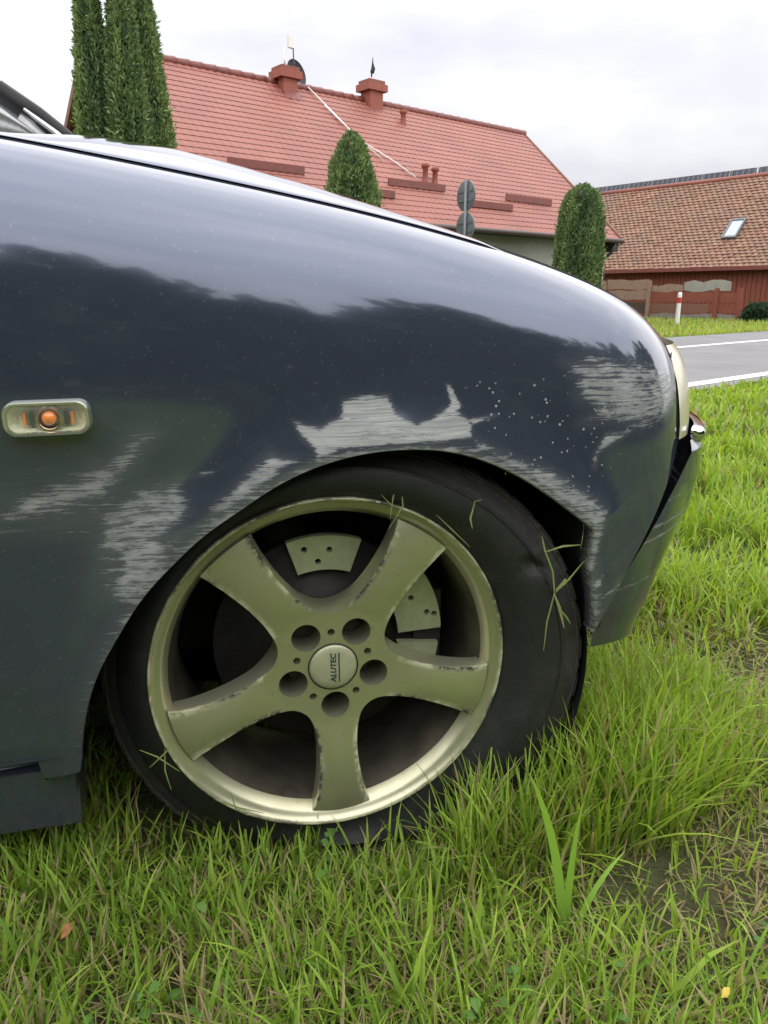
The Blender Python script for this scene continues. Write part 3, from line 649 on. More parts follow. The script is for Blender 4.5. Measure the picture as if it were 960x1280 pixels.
# windscreen, pillars, roof, side glass
WB = [(-.42, .17, .93), (-.34, .45, .945), (-.31, .84, .95), (-.29, 1.25, .955), (-.27, 1.50, .96)]
WT = [(-.84, .30, 1.215), (-.78, .50, 1.225), (-.72, .84, 1.23), (-.65, 1.20, 1.235), (-.60, 1.42, 1.235)]
n = 5; m = MB(); vv = []
for i in range(n):
    for t in np.linspace(0, 1, 8): a = Vector(WB[i]).lerp(Vector(WT[i]), float(t)); a.z += .015 * math.sin(math.pi * t); vv.append(a)
m.add(vv, [(i * 8 + j, i * 8 + j + 1, (i + 1) * 8 + j + 1, (i + 1) * 8 + j) for i in range(n - 1) for j in range(7)]); m.build('windscreen', GLASS, car, True)
for b, t in ((WB[0], WT[0]), (WB[-1], WT[-1])):
    m = MB(); b, t = Vector(b), Vector(t); mid = b.lerp(t, .5) + Vector((0, 0, .02)); m.tube([b, b.lerp(mid, .5) + Vector((0, 0, .006)), mid, mid.lerp(t, .5) + Vector((0, 0, .006)), t], .026, 10); m.build('screen_pillar', BLACK, car, True)
m = MB(); rx = [(-.0, 0), (-.12, .025), (-.5, .06), (-1.0, .055), (-1.5, -.02)]; vv = []
for dx, dz in rx:
    for i in range(n): vv.append((WT[i][0] + dx, WT[i][1], WT[i][2] + dz))
for dx, dz in rx:
    for i in range(n): vv.append((WT[i][0] + dx, WT[i][1], WT[i][2] + dz - .03))
fs = [(i * n + j, i * n + j + 1, (i + 1) * n + j + 1, (i + 1) * n + j) for i in range(4) for j in range(n - 1)]; fs += [tuple(25 + q for q in f_) for f_ in fs] + [(j, j + 1, 26 + j, 25 + j) for j in range(4)]
m.add(vv, fs); m.build('roof', PAINT, car, True)
for sgn in (0, 1):
    yb = (lambda y: y if sgn == 0 else WID - .04 - y); m = MB()
    m.add([(-.55, yb(.08), .93), (-1.62, yb(.08), .94), (-2.6, yb(.10), .94), (-2.25, yb(.28), 1.26), (-1.6, yb(.27), 1.30), (-.85, yb(.29), 1.25)], [(0, 1, 4, 5), (1, 2, 3, 4)]); m.build('side_window', GLASS, car)
m = MB(); m.add([(-2.6, .12, .94), (-2.6, WID - .16, .94), (-2.15, WID - .34, 1.24), (-2.15, .30, 1.24)], [(0, 1, 2, 3)]); m.build('rear_window', GLASS, car)
m = MB(); m.add([(-2.6, .07, .931), (-2.6, WID - .11, .931), (-3.65, WID - .4, .90), (-3.65, .36, .90)], [(0, 1, 2, 3)]); m.build('boot_lid', PAINT, car)
m = MB(); m.box((-.56, .2, .62), (-.42, WID - .24, .93)); m.box((-2.4, .15, .60), (-.56, WID - .2, .64)); m.build('dashboard', BLACK, car)
m = MB(); m.tube([(-.405, 1.22, 1.075), (-.452, 1.30, 1.118), (-.50, 1.33, 1.155), (-.527, 1.345, 1.178)], [.006, .008, .007, .004], 8); m.build('wiper', surf('wiper_metal', (.55, .56, .58), (.5, .5, .5), .3, .6, bump=0), car)
# remaining wheels
for wx, wy in ((-2.68, .0), (-2.68, WID - .06), (0, WID - .06)):
    w2 = empty('wheel', car, (wx, wy, .30)); sgn = 1 if wy < .5 else -1
    m = MB(); m.lathe([(.225, .0), (.27, -.012 * sgn), (.30, .005 * sgn), (.315, .03 * sgn), (.315, .17 * sgn), (.27, .19 * sgn)], 48); m.build('tyre', RUBBER, w2, True)
    o = sp_o.copy(); o.parent = w2; o.scale = (1, sgn, 1); COL.objects.link(o); o = rim.copy(); o.parent = w2; o.scale = (1, sgn, 1); COL.objects.link(o)

# ================================================================== HOUSES ACROSS THE ROAD (street coordinates q, p, z)
def sempty(name, q, p, z=-.1):
    o = empty(name, None, mw=STREET @ Matrix.Translation((q, p, z))); o['_o'] = (q, p, z); return o
class SB(MB):
    """shapes given in street coordinates, stored relative to the thing's own base"""
    def build(s, name, mat, parent, smooth=False, base=None):
        o_ = base or parent; q, p, z = o_['_o']; s.v = [(a - q, b - p, c - z) for a, b, c in s.v]
        return MB.build(s, name, mat, parent, smooth)

QL, QR, PE, PRG, ZE, ZR = 6.9, 21.9, 14.4, 18.6, 2.46, 6.10
house = sempty('house', 14.4, 18.6); tag(house, 'long house with red metal tile roof and two chimneys across the road', 'house')
SLEN = math.hypot(PRG - PE, ZR - ZE); sdv = np.array([0, (PRG - PE) / SLEN, (ZR - ZE) / SLEN]); snv = np.array([0, -sdv[2], sdv[1]])
def roof_sheet(name, mirror, du, parent):
    us = np.arange(QL, QR + 1e-6, du); vs_ = []; 
    NRW_ = 25; rl = SLEN / NRW_
    for r_ in range(NRW_): vs_ += [(r_ * rl + .001, .013), (r_ * rl + rl * .3, .011), (r_ * rl + rl * .75, .005), (r_ * rl + rl * .999, .0)]
    sv = np.array([a for a, _ in vs_]); hh = np.array([b for _, b in vs_])
    U, Sv = np.meshgrid(us, sv, indexing='ij'); wv = np.abs(np.sin(np.pi * U / .21)) ** .8 * .022
    H = hh[None, :] + wv; Sv = Sv - .035 * np.abs(np.sin(np.pi * U / .21)) * (hh[None, :] > .012)
    P = np.stack([U, PE + Sv * sdv[1] + H * snv[1], ZE + Sv * sdv[2] + H * snv[2]], -1).reshape(-1, 3)
    if mirror: P[:, 1] = 2 * PRG - P[:, 1]
    P -= np.array(house['_o']); o = mesh(name, P, grid_faces(len(us), len(sv)), ROOF, parent, False)
    if not mirror:
        for pl in o.data.polygons: pl.use_smooth = False
    return o
roof_o = roof_sheet('roof', False, .0525, house); roof_b = roof_sheet('roof', True, .21, house)
m = SB(); m.box((QL + .25, PE + .5, -.1), (QR - .35, 2 * PRG - PE - .5, ZE + .1)); m.build('wall', RENDERW, house)
for qa in (QL + .22, QR - .34):
    m = SB(); m.prism([(qa, PE + .5, ZE - .0), (qa, 2 * PRG - PE - .5, ZE - .0), (qa, PRG, ZR - .12)], (.1, 0, 0)); m.build('gable_wall', BROWNW, house)
for qa in (QL - .02, QR - .06):
    for sg in (1, -1):
        pts = [(qa, PRG + sg * (-(PRG - PE) - .05), ZE - .16), (qa, PRG, ZR - .13), (qa, PRG, ZR + .06), (qa, PRG + sg * (-(PRG - PE) - .05), ZE + .05)]
        m = SB(); m.prism(pts, (.09, 0, 0)); m.build('rake_board', BROWNW, house)
m = SB(); m.box((QL, PE + .02, ZE - .10), (QR - .05, PE + .55, ZE - .04)); m.build('soffit', BLACK, house)
m = SB(); m.tube([(QL - .02, PE - .06, ZE - .06), (QR + .03, PE - .06, ZE - .06)], .07, 10); m.build('gutter', surf('brown_gutter', (.09, .06, .055), (.07, .05, .045), .5, bump=0), house, True)
m = SB(); m.box((QR - .30, PE + .05, ZE - .38), (QR - .02, PE + .55, ZE - .11)); m.build('eave_box', surf('dark_brown_board', (.06, .045, .04), (.045, .035, .03), .7), house)
m = SB(); m.tube([(QR - .28, PE - .02, ZE - .1), (QR - .30, PE + .12, ZE - .42), (QR - .45, PE + .42, ZE - .7), (QR - .45, PE + .43, -.05)], .05, 10); m.build('downpipe', surf('dark_pipe', (.05, .05, .055), (.04, .04, .045), .4, bump=0), house, True)
m = SB(); m.box((QR - .40, PE + .48, -.1), (QR - .10, PE + .62, ZE - .15)); m.build('corner_trim', CREAM, house)
nr_ = 42
for i in range(nr_):
    a = QL + (QR - QL) * i / nr_; m = SB(); m.tube([(a, PRG, ZR + .0), (a + (QR - QL) / nr_ + .03, PRG, ZR + .012)], [.10, .115], 10)
    if i == 0: o = m.build('ridge_cap', ROOFDK, house, True); rc0 = o
    else:
        o = rc0.copy(); o.location = rc0.location + Vector(((QR - QL) * i / nr_, 0, 0)); COL.objects.link(o)
def chimney(q0, q1, p0, p1, ztop):
    m = SB(); m.box((q0 + .12, p0 + .08, ZR - 1.1), (q1 - .12, p1 - .08, ztop - .28)); o = m.build('chimney', BRICKRED, house)
    m = SB(); m.box((q0, p0, ztop - .28), (q1, p1, ztop - .10)); m.build('chimney_collar', BRICKRED, o, base=house)
    m = SB(); m.box((q0 + .06, p0 + .05, ztop - .10), (q1 - .06, p1 - .05, ztop)); m.build('chimney_cap', surf('chimney_cap_red', (.27, .095, .07), (.2, .07, .05), .8), o, base=house)
    m = SB(); m.add([(q0 + .05, p0 - .12, ZR - .45), (q1 - .05, p0 - .12, ZR - .45), (q1 - .1, p0 + .12, ZR - .18), (q0 + .1, p0 + .12, ZR - .18)], [(0, 1, 2, 3)]); m.build('flashing', ROOFDK, o, base=house)
chimney(11.78, 12.45, 18.15, 18.75, 6.46); chimney(14.72, 15.42, 18.2, 18.8, 6.62)
def on_roof(q, p, h=.05): return (q, p, ZE + (p - PE) * (ZR - ZE) / (PRG - PE) + h)
for q0, q1, pp in ((8.6, 10.57, 15.45), (13.1, 15.09, 15.44), (15.5, 17.36, 15.02), (17.5, 19.58, 15.4), (11.2, 12.95, 15.02)):
    m = SB(); z = on_roof(q0, pp)[2]; m.box((q0, pp - .02, z), (q1, pp + .02, z + .17))
    for k_ in range(5): qq = q0 + (q1 - q0) * (k_ + .5) / 5; m.box((qq - .02, pp + .02, z - .02), (qq + .02, pp + .2, z + .1))
    m.build('snow_guard', ROOFDK, house)
for q_, p_, h_ in ((15.75, 17.9, .38), (14.62, 15.72, .48), (14.98, 15.72, .42)):
    m = SB(); z = on_roof(q_, p_, 0)[2]; m.lathe([(.11, -.1), (.075, .08), (.07, h_ - .1), (.11, h_ - .08), (.11, h_), (.001, h_ + .03)], 14, 'z', (q_, p_, z)); m.build('vent_pipe', BRICKRED, house, True)
m = SB(); m.tube([on_roof(12.85, 18.5, .12), on_roof(13.15, 17.4, .1), on_roof(13.26, 16.86, .09), on_roof(13.75, 16.4, .1), on_roof(14.0, 16.2, .09), on_roof(14.3, 15.75, .1)], .018, 6); m.tube([on_roof(12.95, 17.9, .12), on_roof(13.35, 16.7, .1), on_roof(13.6, 16.2, .09)], .012, 6)
m.build('lightning_cable', PVCW, house, True)
# dish and aerials on the chimneys
dish = sempty('satellite_dish', 12.72, 18.95, 6.42); tag(dish, 'dark satellite dish beside the first chimney of the red roof', 'satellite dish')
m = MB(); m.lathe([(.001, .09), (.12, .075), (.25, .035), (.36, -.02), (.37, -.03), (.36, -.015), (.25, .05), (.12, .09), (.001, .105)], 32); o = m.build('reflector', surf('dish_grey', (.03, .033, .045), (.025, .03, .036), .6), dish, True); o.rotation_euler = (R(-10), 0, R(14)); o.location = (.02, -.05, .08)
m = MB(); m.tube([(0, 0, -.4), (0, 0, .05)], .025, 8); m.tube([(0, 0, 0), (-.12, -.12, .25), (-.1, -.2, .3)], .012, 6); m.build('mount', GREYM, dish, True)
ant = sempty('antenna', 12.38, 18.45, 6.45); tag(ant, 'small pale box antenna on a thin mast above the satellite dish', 'antenna')
m = MB(); m.tube([(0, 0, 0), (0, 0, .55), (-.06, 0, .60)], .018, 8); m.build('mast', GREYM, ant, True); m = MB(); m.box((-.16, -.04, .50), (.0, .04, .78)); m.build('housing', PVCW, ant)
ant = sempty('antenna', 12.0, 18.3, 6.5); tag(ant, 'thin white whip antenna on the first chimney, beside the dish', 'antenna'); m = MB(); m.tube([(0, 0, 0), (0, 0, .12), (-.02, 0, .42)], [.03, .02, .008], 8); m.build('whip', PVCW, ant, True)
ant = sempty('antenna', 14.98, 18.4, 6.7); tag(ant, 'short dark antenna on the second chimney of the red roof', 'antenna'); m = MB(); m.tube([(0, 0, 0), (0, 0, .08), (.02, 0, .12), (.06, 0, .22), (.04, 0, .36), (.05, 0, .5)], [.02, .02, .06, .06, .02, .008], 8); m.build('rod', BLACK, ant, True)

# --- barn
BE, BR, BZE, BZR, BP0, BP1 = 29.0, 32.5, 1.80, 5.36, 9.4, 25.0
barn = sempty('barn', 32.5, 17); tag(barn, 'red wooden barn with a weathered clay tile roof and skylight', 'barn')
m = SB(); m.box((BE + .40, BP0 + .3, -.1), (2 * BR - BE - .4, BP1 - .3, BZE + .25)); m.build('wall', surf('dark_red_wall', (.12, .04, .028), (.09, .03, .02), .85), barn)
pl0 = None; nplank = 0; pq = BP0 + .32
while pq < 20:
    w_ = .19; m = SB()
    if pl0 is None: m.box((BE + .36, pq, -.05), (BE + .40 - .004, pq + w_ - .018, BZE + .1)); pl0 = m.build('plank', REDWOOD, barn); pl0['_q'] = pq
    else:
        o = pl0.copy(); o.location = pl0.location + Vector((random.uniform(-.008, .008), pq - BP0 - .32, random.uniform(-.01, .02))); o.scale = (1, 1, 1); COL.objects.link(o)
    pq += w_; nplank += 1
for pa in (BP0 + .3, BP1 - .4):
    m = SB(); m.prism([(BE + .4, pa, BZE + .1), (2 * BR - BE - .4, pa, BZE + .1), (BR, pa, BZR - .1)], (0, .1, 0)); m.build('gable_wall', REDWOOD, barn)
bl = math.hypot(BR - BE, BZR - BZE); bs = Vector(((BR - BE) / bl, 0, (BZR - BZE) / bl)); bn = Vector((-bs.z, 0, bs.x))
for sg in (1, -1):
    m = SB(); a = [(BE, BP0, BZE - .02), (BE, BP1, BZE - .02), (BR, BP1, BZR - .02), (BR, BP0, BZR - .02)]; a = [(q_ if sg > 0 else 2 * BR - q_, p_, z_) for q_, p_, z_ in a]; m.prism(a, (0, 0, -.1)); m.build('roof', surf('roof_deck', (.2, .1, .07), (.17, .08, .06), .9) if sg > 0 else BRICKRED, barn)
# clay tiles, too small to pick apart: one mass of real tiles
rows_, cols_ = 30, 68; tl = []; tcl = []; tf_ = []
for i in range(rows_):
    for j in range(cols_):
        s0 = i * bl / rows_; p0 = BP0 + (j + (.5 if i % 2 else 0)) * (BP1 - BP0) / cols_; w_ = (BP1 - BP0) / cols_ * .93; jz = random.uniform(-.008, .012); L_ = bl / rows_ * 1.12
        b_ = len(tl); c_ = random.choice([(.29, .16, .11), (.27, .147, .10), (.31, .172, .118), (.25, .137, .094), (.29, .175, .122)]); k_ = random.uniform(.86, 1.08)
        for (ds, dp, dh) in ((0, 0, .05), (0, w_ * .5, .072), (0, w_, .05), (L_, w_, .012), (L_, w_ * .5, .03), (L_, 0, .012), (0, 0, 0), (0, w_, 0)):
            P = Vector((BE, p0 + dp, BZE)) + bs * (s0 + ds - .05) + bn * (dh + jz); tl.append((P.x - 32.5, P.y - 17, P.z + .1)); tcl.append((c_[0] * k_, c_[1] * k_, c_[2] * k_, 1))
        tf_ += [(b_, b_ + 1, b_ + 4, b_ + 5), (b_ + 1, b_ + 2, b_ + 3, b_ + 4), (b_ + 6, b_ + 7, b_ + 2, b_ + 1), (b_ + 6, b_ + 1, b_, b_)]
tf_ = [f if len(set(f)) == 4 else tuple(dict.fromkeys(f)) for f in tf_]
tt = NT('clay_tile'); at_ = tt.n('ShaderNodeAttribute', attribute_name='col').outputs['Color']; vv_ = tt.coord('Object'); tt.set(Base_Color=tt.mix(tt.ramp(tt.noise(vv_, .9, 5, .7), [(.4, 0.0), (.7, .55)]), at_, (.19, .15, .115)), Roughness=.9)
tiles_o = mesh('clay_tiles', tl, tf_, tt.m, barn, False, None, {'col': np.array(tcl)}); tiles_o['kind'] = 'stuff'
m = SB(); m.box((BE - .08, BP0, BZE - .14), (BE + .02, BP1, BZE + .0)); m.build('fascia', ROOFDK, barn)
m = SB(); m.tube([(BR - .02, BP0, BZR + .03), (BR - .02, BP1, BZR + .03)], .10, 10); m.build('ridge_capping', ROOF, barn, True)
sk = empty('skylight', barn); cen = Vector((30.25, 14.95, 0)); 
def rp(q_, p_, h): t = (q_ - BE) / (BR - BE); return Vector((q_, p_, BZE + t * (BZR - BZE))) + bn * h - Vector((32.5, 17, -.1))
m = MB(); qa, qb, pa, pb = 30.0, 30.72, 14.62, 15.2
for (a0, a1, c0, c1) in ((qa, qa + .06, pa, pb), (qb - .06, qb, pa, pb), (qa + .06, qb - .06, pa, pa + .06), (qa + .06, qb - .06, pb - .06, pb)):
    lo = [rp(a0, c0, .05), rp(a1, c0, .05), rp(a1, c1, .05), rp(a0, c1, .05)]; m.prism(lo, bn * .1)
m.build('frame', GREYM, sk); m = MB(); m.add([rp(qa, pa, .12), rp(qb, pa, .12), rp(qb, pb, .12), rp(qa, pb, .12)], [(0, 1, 2, 3)]); m.build('pane', SKYGLASS, sk)
# panels standing along the barn's ridge
npan = 13; pw = (BP1 - BP0) / npan
for i in range(npan):
    p0 = BP0 + i * pw; t_ = sempty('solar_panel', BR + .18, p0, BZR + .06); tag(t_, 'dark ribbed solar panel in the row along the barn ridge', 'solar panel', 'solar panels along the barn ridge')
    m = MB(); m.prism([(0, .015, 0), (0, pw - .015, 0), (.12, pw - .015, .33), (.12, .015, .33)], (.03, 0, 0)); m.build('panel', SOLAR, t_)
    m = MB()
    for k_ in range(5): y_ = pw * (k_ + .5) / 5; m.prism([(-.02, y_ - .04, .02), (-.02, y_ + .04, .02), (.09, y_ + .04, .31), (.09, y_ - .04, .31)], (.015, 0, 0))
    m.build('rib', surf('panel_rib', (.10, .11, .13), (.08, .085, .10), .5, bump=0), t_)
    if i in (1, 3, 4, 5): m = MB(); m.box((-.03, -.02, .0), (.0, .02, .36)); m.build('clamp', PVCW, t_)

# --- fence in front of the barn
fence = sempty('fence', 27, 15); tag(fence, 'patchwork board fence of tan slabs and red planks before the barn', 'fence')
def board(p0, p1, z0, z1, mat, q0=27.0, th=.05, jit=.01, slope=0.0):
    m_ = SB(); n_ = max(2, int((p1 - p0) / .3)); lo = []; hi = []
    for i in range(n_ + 1):
        p_ = p0 + (p1 - p0) * i / n_; lo.append((p_, z0 + slope * (p_ - p0) + random.uniform(-jit, jit))); hi.append((p_, z1 + slope * (p_ - p0) + random.uniform(-jit, jit)))
    m_.prism([(q0, a, b) for a, b in lo] + [(q0, a, b) for a, b in hi[::-1]], (th, 0, 0)); return m_.build('board', mat, fence)
for p_, mt in ((12.75, REDWOOD), (13.6, REDWOOD), (16.3, TANWOOD), (18.3, TANWOOD), (20.2, TANWOOD)):
    m = SB(); m.box((26.93, p_ - .07, -.13), (26.998, p_ + .07, 1.0 if mt is REDWOOD else 1.3)); m.build('post', mt, fence)
board(12.7, 13.75, .50, .83, REDWOOD); board(13.75, 16.2, .52, .86, REDWOOD); board(12.7, 13.9, .16, .44, REDWOOD); board(13.9, 16.2, .12, .45, surf('brown_board', (.22, .11, .075), (.17, .085, .06), .85))
board(13.15, 14.9, .90, 1.24, GREYWOOD, jit=.05); board(14.95, 16.2, .89, 1.12, TANWOOD, jit=.05); board(16.38, 18.2, .98, 1.34, TANWOOD, jit=.03); board(16.38, 18.2, .60, .94, TANWOOD, jit=.03); board(16.38, 18.2, .10, .50, surf('dark_board', (.09, .06, .045), (.07, .05, .04), .9))
board(18.35, 20.1, .98, 1.32, TANWOOD, jit=.03); board(18.35, 20.1, .55, .94, TANWOOD, jit=.03); board(18.35, 20.1, .1, .5, TANWOOD, jit=.03); board(12.8, 16.2, -.1, .09, surf('grey_foot_board', (.25, .23, .2), (.2, .18, .15), .9), jit=.03)

# --- roadside post and sign
post = sempty('roadside_post', 21.2, 11.8, -.13); tag(post, 'white roadside marker post with a red band', 'marker post')
m = MB(); m.lathe([(.065, 0), (.06, .66)], 12, 'z'); m.build('shaft', PVCW, post, True); m = MB(); m.lathe([(.062, .66), (.06, .82)], 12, 'z'); m.build('band', PVCR, post, True)
m = MB(); m.lathe([(.06, .82), (.062, .90), (.05, .955), (.001, .97)], 12, 'z'); m.build('cap', PVCW, post, True)
sign = sempty('road_sign', 10.6, 10.3, -.1); tag(sign, 'two round grey road signs seen from behind on one pole', 'road sign')
m = MB(); m.tube([(0, 0, 0), (0, 0, 2.88)], .03, 12); m.build('pole', GREYM, sign, True)
sa = R(-97)
for zc, dz in ((2.60, .265), (2.06, .265)):
    m = MB(); m.lathe([(.001, .0), (dz - .01, .0), (dz, .004), (dz, .020), (dz - .015, .022), (dz - .018, .012), (.001, .012)], 40); o = m.build('disc', GREYM, sign, True); o.location = (.03, .035, zc); o.rotation_euler = (0, 0, sa); smooth_by_angle(o, 40)
    m = MB(); m.box((-dz * .8, -.012, .06), (dz * .8, -.001, .10)); m.box((-dz * .8, -.012, -.10), (dz * .8, -.001, -.06)); b_ = m.build('bracket', GREYM, o)

# ================================================================== TREES AND SHRUBS
def leaf_mass(centers, nrm, size, col, spread=.6, asp=.45):
    """diamond sprays: one quad each, folded a little"""
    n = len(centers); up = rng.normal(0, spread, (n, 3)) + nrm; up /= np.linalg.norm(up, axis=1, keepdims=True)
    sd = np.cross(up, rng.normal(0, 1, (n, 3))); sd /= np.linalg.norm(sd, axis=1, keepdims=True); ot = np.cross(sd, up)
    s_ = size * rng.uniform(.6, 1.35, (n, 1)); a = centers; b = centers + up * s_ * .5 + sd * s_ * asp + ot * s_ * .12; c = centers + up * s_; d = centers + up * s_ * .5 - sd * s_ * asp + ot * s_ * .12
    V = np.stack([a, b, c, d], 1).reshape(-1, 3); C_ = np.repeat(np.concatenate([col, np.ones((n, 1))], 1), 4, 0)
    return V, np.arange(4 * n).reshape(-1, 4), C_
def blob_noise(seed):
    r_ = np.random.default_rng(seed); k_ = r_.normal(0, 1, (9, 3)); ph = r_.uniform(0, 6.28, 9)
    return lambda P, f: sum(np.sin(P @ (k_[i] * f * (1 + .35 * i)) + ph[i]) / (1 + .5 * i) for i in range(9)) / 2.6
ENV_Z = [0, .06, .25, .5, .7, .85, .95, 1]; ROUND = [.7, .9, 1, .95, .80, .58, .34, .06]; COLUMN = [.8, .95, 1, .86, .56, .30, .13, .02]; BLOCK = [.85, .95, 1, 1, .94, .84, .58, .12]
def thuja(q, p, h, rad, label, seed, n=9000, group=None, prof=ROUND):
    t = sempty('thuja_tree', q, p, -.13); tag(t, label, 'tree', group); nz_ = blob_noise(seed)
    m = MB(); m.tube([(0, 0, 0), (.01, 0, h * .5), (0, .01, h * .9)], [.07, .045, .012], 10)
    for k_ in range(8): a = k_ * 2.4; z_ = h * (.1 + .09 * k_); m.tube([(0, 0, z_), (math.cos(a) * rad * .5, math.sin(a) * rad * .5, z_ + .3)], [.018, .006], 6)
    m.build('trunk', BARKM, t, True)
    n = int(n * 1.7); zf = rng.beta(1.15, 1.35, n); th = rng.uniform(0, 2 * np.pi, n)
    env = np.interp(zf, ENV_Z, prof)
    dirs = np.stack([np.cos(th), np.sin(th), zf * 2.2], 1); lump = nz_(dirs, 2.6)
    fine = nz_(dirs, 6.0); depth = rng.beta(5, 1.1, n)
    r_ = rad * env * (1 + .20 * lump + .14 * fine + .10 * rng.normal(0, 1, n) * (rng.random(n) < .25)) * (.55 + .45 * depth)
    c = np.stack([np.cos(th) * r_, np.sin(th) * r_, zf * h], 1); nr = np.stack([np.cos(th) * .55, np.sin(th) * .55, np.full(n, .9)], 1)
    mixv = np.clip(.5 + .45 * fine + rng.normal(0, .22, n), 0, 1)[:, None]
    col = (1 - mixv) * np.array([.06, .12, .065]) + mixv * np.array([.27, .37, .14])
    V, F_, C_ = leaf_mass(c, nr, .085, col, .55, .17); mesh('crown', V, F_, THUJA, t, False, None, {'col': C_})
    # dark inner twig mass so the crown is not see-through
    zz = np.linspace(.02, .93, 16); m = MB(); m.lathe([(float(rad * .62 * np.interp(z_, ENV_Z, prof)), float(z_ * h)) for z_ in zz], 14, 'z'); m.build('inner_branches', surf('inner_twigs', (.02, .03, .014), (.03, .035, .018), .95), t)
thuja(4.92, 12.90, 6.7, .36, 'tall thuja, outermost of the three beside the red roof', 1, 15000, 'thujas along the house', COLUMN)
thuja(5.30, 12.60, 6.5, .38, 'tall thuja, middle one of the three in front of the red roof', 2, 16000, 'thujas along the house', COLUMN)
thuja(5.74, 12.95, 6.8, .45, 'tall thuja overlapping the tiled slope, innermost of the three', 3, 18000, 'thujas along the house', COLUMN)
thuja(9.90, 12.80, 3.95, .62, 'short pointed thuja alone in front of the middle of the red roof', 4, 15000, 'thujas along the house')
thuja(17.55, 12.80, 3.65, .59, 'broad flat-topped thuja at the end of the house wall', 5, 19000, 'thujas along the house', BLOCK)
def shrub(q, p, h, r, label, seed):
    t = sempty('shrub', q, p, -.13); tag(t, label, 'shrub'); n = 2500; nz_ = blob_noise(seed); d = rng.normal(0, 1, (n, 3)); d /= np.linalg.norm(d, axis=1, keepdims=True); d[:, 2] = np.abs(d[:, 2])
    rr_ = (.7 + .3 * rng.random(n)) * (1 + .2 * nz_(d, 3)); c = d * rr_[:, None] * np.array([r, r, h]); mv = rng.random((n, 1)); col = mv * np.array([.05, .09, .05]) + (1 - mv) * np.array([.025, .05, .028])
    V, F_, C_ = leaf_mass(c, d, .12, col, .6); mesh('foliage', V, F_, THUJA, t, False, None, {'col': C_}); m = MB(); m.tube([(0, 0, 0), (0, 0, h * .7)], [.04, .015], 8); m.build('stem', BARKM, t, True)
shrub(26.6, 11.9, .62, .5, 'low dark green shrub at the foot of the red plank wall', 21)

# far wood behind the viewer, seen only as the dark reflection in the paint
n = 26000; az = rng.uniform(-1.9, 1.9, n); dist = rng.uniform(13, 19, n); nzw = blob_noise(77)
topz = 6.5 + 1.5 * nzw(np.stack([np.cos(az) * 3, np.sin(az) * 3, 0 * az], 1), 1.7) + .8 * nzw(np.stack([np.cos(az) * 3, np.sin(az) * 3, 0 * az], 1), 6)
zz = topz * rng.random(n) ** .8; bx_ = CAM.x - fh.x * dist * np.cos(az) + rt.x * dist * np.sin(az); by_ = CAM.y - fh.y * dist * np.cos(az) + rt.y * dist * np.sin(az)
col = np.array([.05, .085, .04]) + rng.random((n, 1)) * np.array([.07, .10, .045]); V, F_, C_ = leaf_mass(np.stack([bx_, by_, zz], 1), np.tile([0, 0, .4], (n, 1)), .75, col, 1.0)
tag(mesh('treeline', V, F_, THUJA, None, False, None, {'col': C_}), 'far line of dark trees behind the viewer', None, None, 'stuff')

# ================================================================== GRASS
def blades(x, y, z0, hgt, wid, lean, az, curl, col, ns, face=None):
    """curved tapering blades, ns segments; returns verts, quads, colours"""
    n = len(x); t = np.linspace(0, 1, ns + 1)[None, :]
    ln = lean[:, None] + curl[:, None] * t ** 1.5; seg = hgt[:, None] / ns
    dz = np.cos(ln) * seg; dr = np.sin(ln) * seg
    Zc = z0[:, None] + np.concatenate([np.zeros((n, 1)), np.cumsum(dz[:, 1:], 1)], 1); Rc = np.concatenate([np.zeros((n, 1)), np.cumsum(dr[:, 1:], 1)], 1)
    ca, sa_ = np.cos(az)[:, None], np.sin(az)[:, None]; Xc = x[:, None] + Rc * ca; Yc = y[:, None] + Rc * sa_
    wp = wid[:, None] * np.interp(t, [0, .3, .7, .9, 1], [.75, 1, .75, .35, .06]) * .5
    tw = rng.uniform(-.7, .7, n)[:, None] * t
    sx, sy = -np.sin(az[:, None] + tw), np.cos(az[:, None] + tw)
    if face is not None: sx, sy = np.cos(face + tw), np.sin(face + tw)
    Lv = np.stack([Xc + sx * wp, Yc + sy * wp, Zc], -1); Rv = np.stack([Xc - sx * wp, Yc - sy * wp, Zc], -1)
    V = np.stack([Lv, Rv], 2).reshape(-1, 3); b = (np.arange(n) * (ns + 1) * 2)[:, None] + np.arange(ns)[None, :] * 2; b = b.ravel()
    F_ = np.stack([b, b + 1, b + 3, b + 2], 1)
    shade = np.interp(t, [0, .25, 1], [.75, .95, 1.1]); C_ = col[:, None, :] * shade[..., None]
    # bases are paler and yellower, as grass sheaths are
    pale = np.clip(1 - t * 3.5, 0, 1)[..., None] * .45; C_ = C_ * (1 - pale) + np.array([.20, .19, .09]) * pale
    C_ = np.repeat(np.concatenate([C_, np.ones((n, ns + 1, 1))], -1), 2, 1).reshape(-1, 4); return V, F_, C_
gn = blob_noise(5); gn2 = blob_noise(9)
def pq(x, y): dx, dy = x - O0.x, y - O0.y; return dx * pv.x + dy * pv.y, dx * qv.x + dy * qv.y
def cam_polar(n, d0, d1, half, power):
    u = rng.random(n); e = 2 - power; d = (d0 ** e + u * (d1 ** e - d0 ** e)) ** (1 / e); a = rng.uniform(-half, half, n)
    return CAM.x + fh.x * d * np.cos(a) + rt.x * d * np.sin(a), CAM.y + fh.y * d * np.cos(a) + rt.y * d * np.sin(a), d
def keep_mask(x, y):
    p_, q_ = pq(x, y); k_ = p_ < 3.42
    k_ &= ~((np.abs(x - .02) < .30) & (y > -.025) & (y < .26))               # tyre footprint
    k_ &= ~((x > -3.5) & (x < .40) & (y > .45) & (y < 1.6))                  # nothing grows in the dark under the middle of the car
    return k_
SETS = []
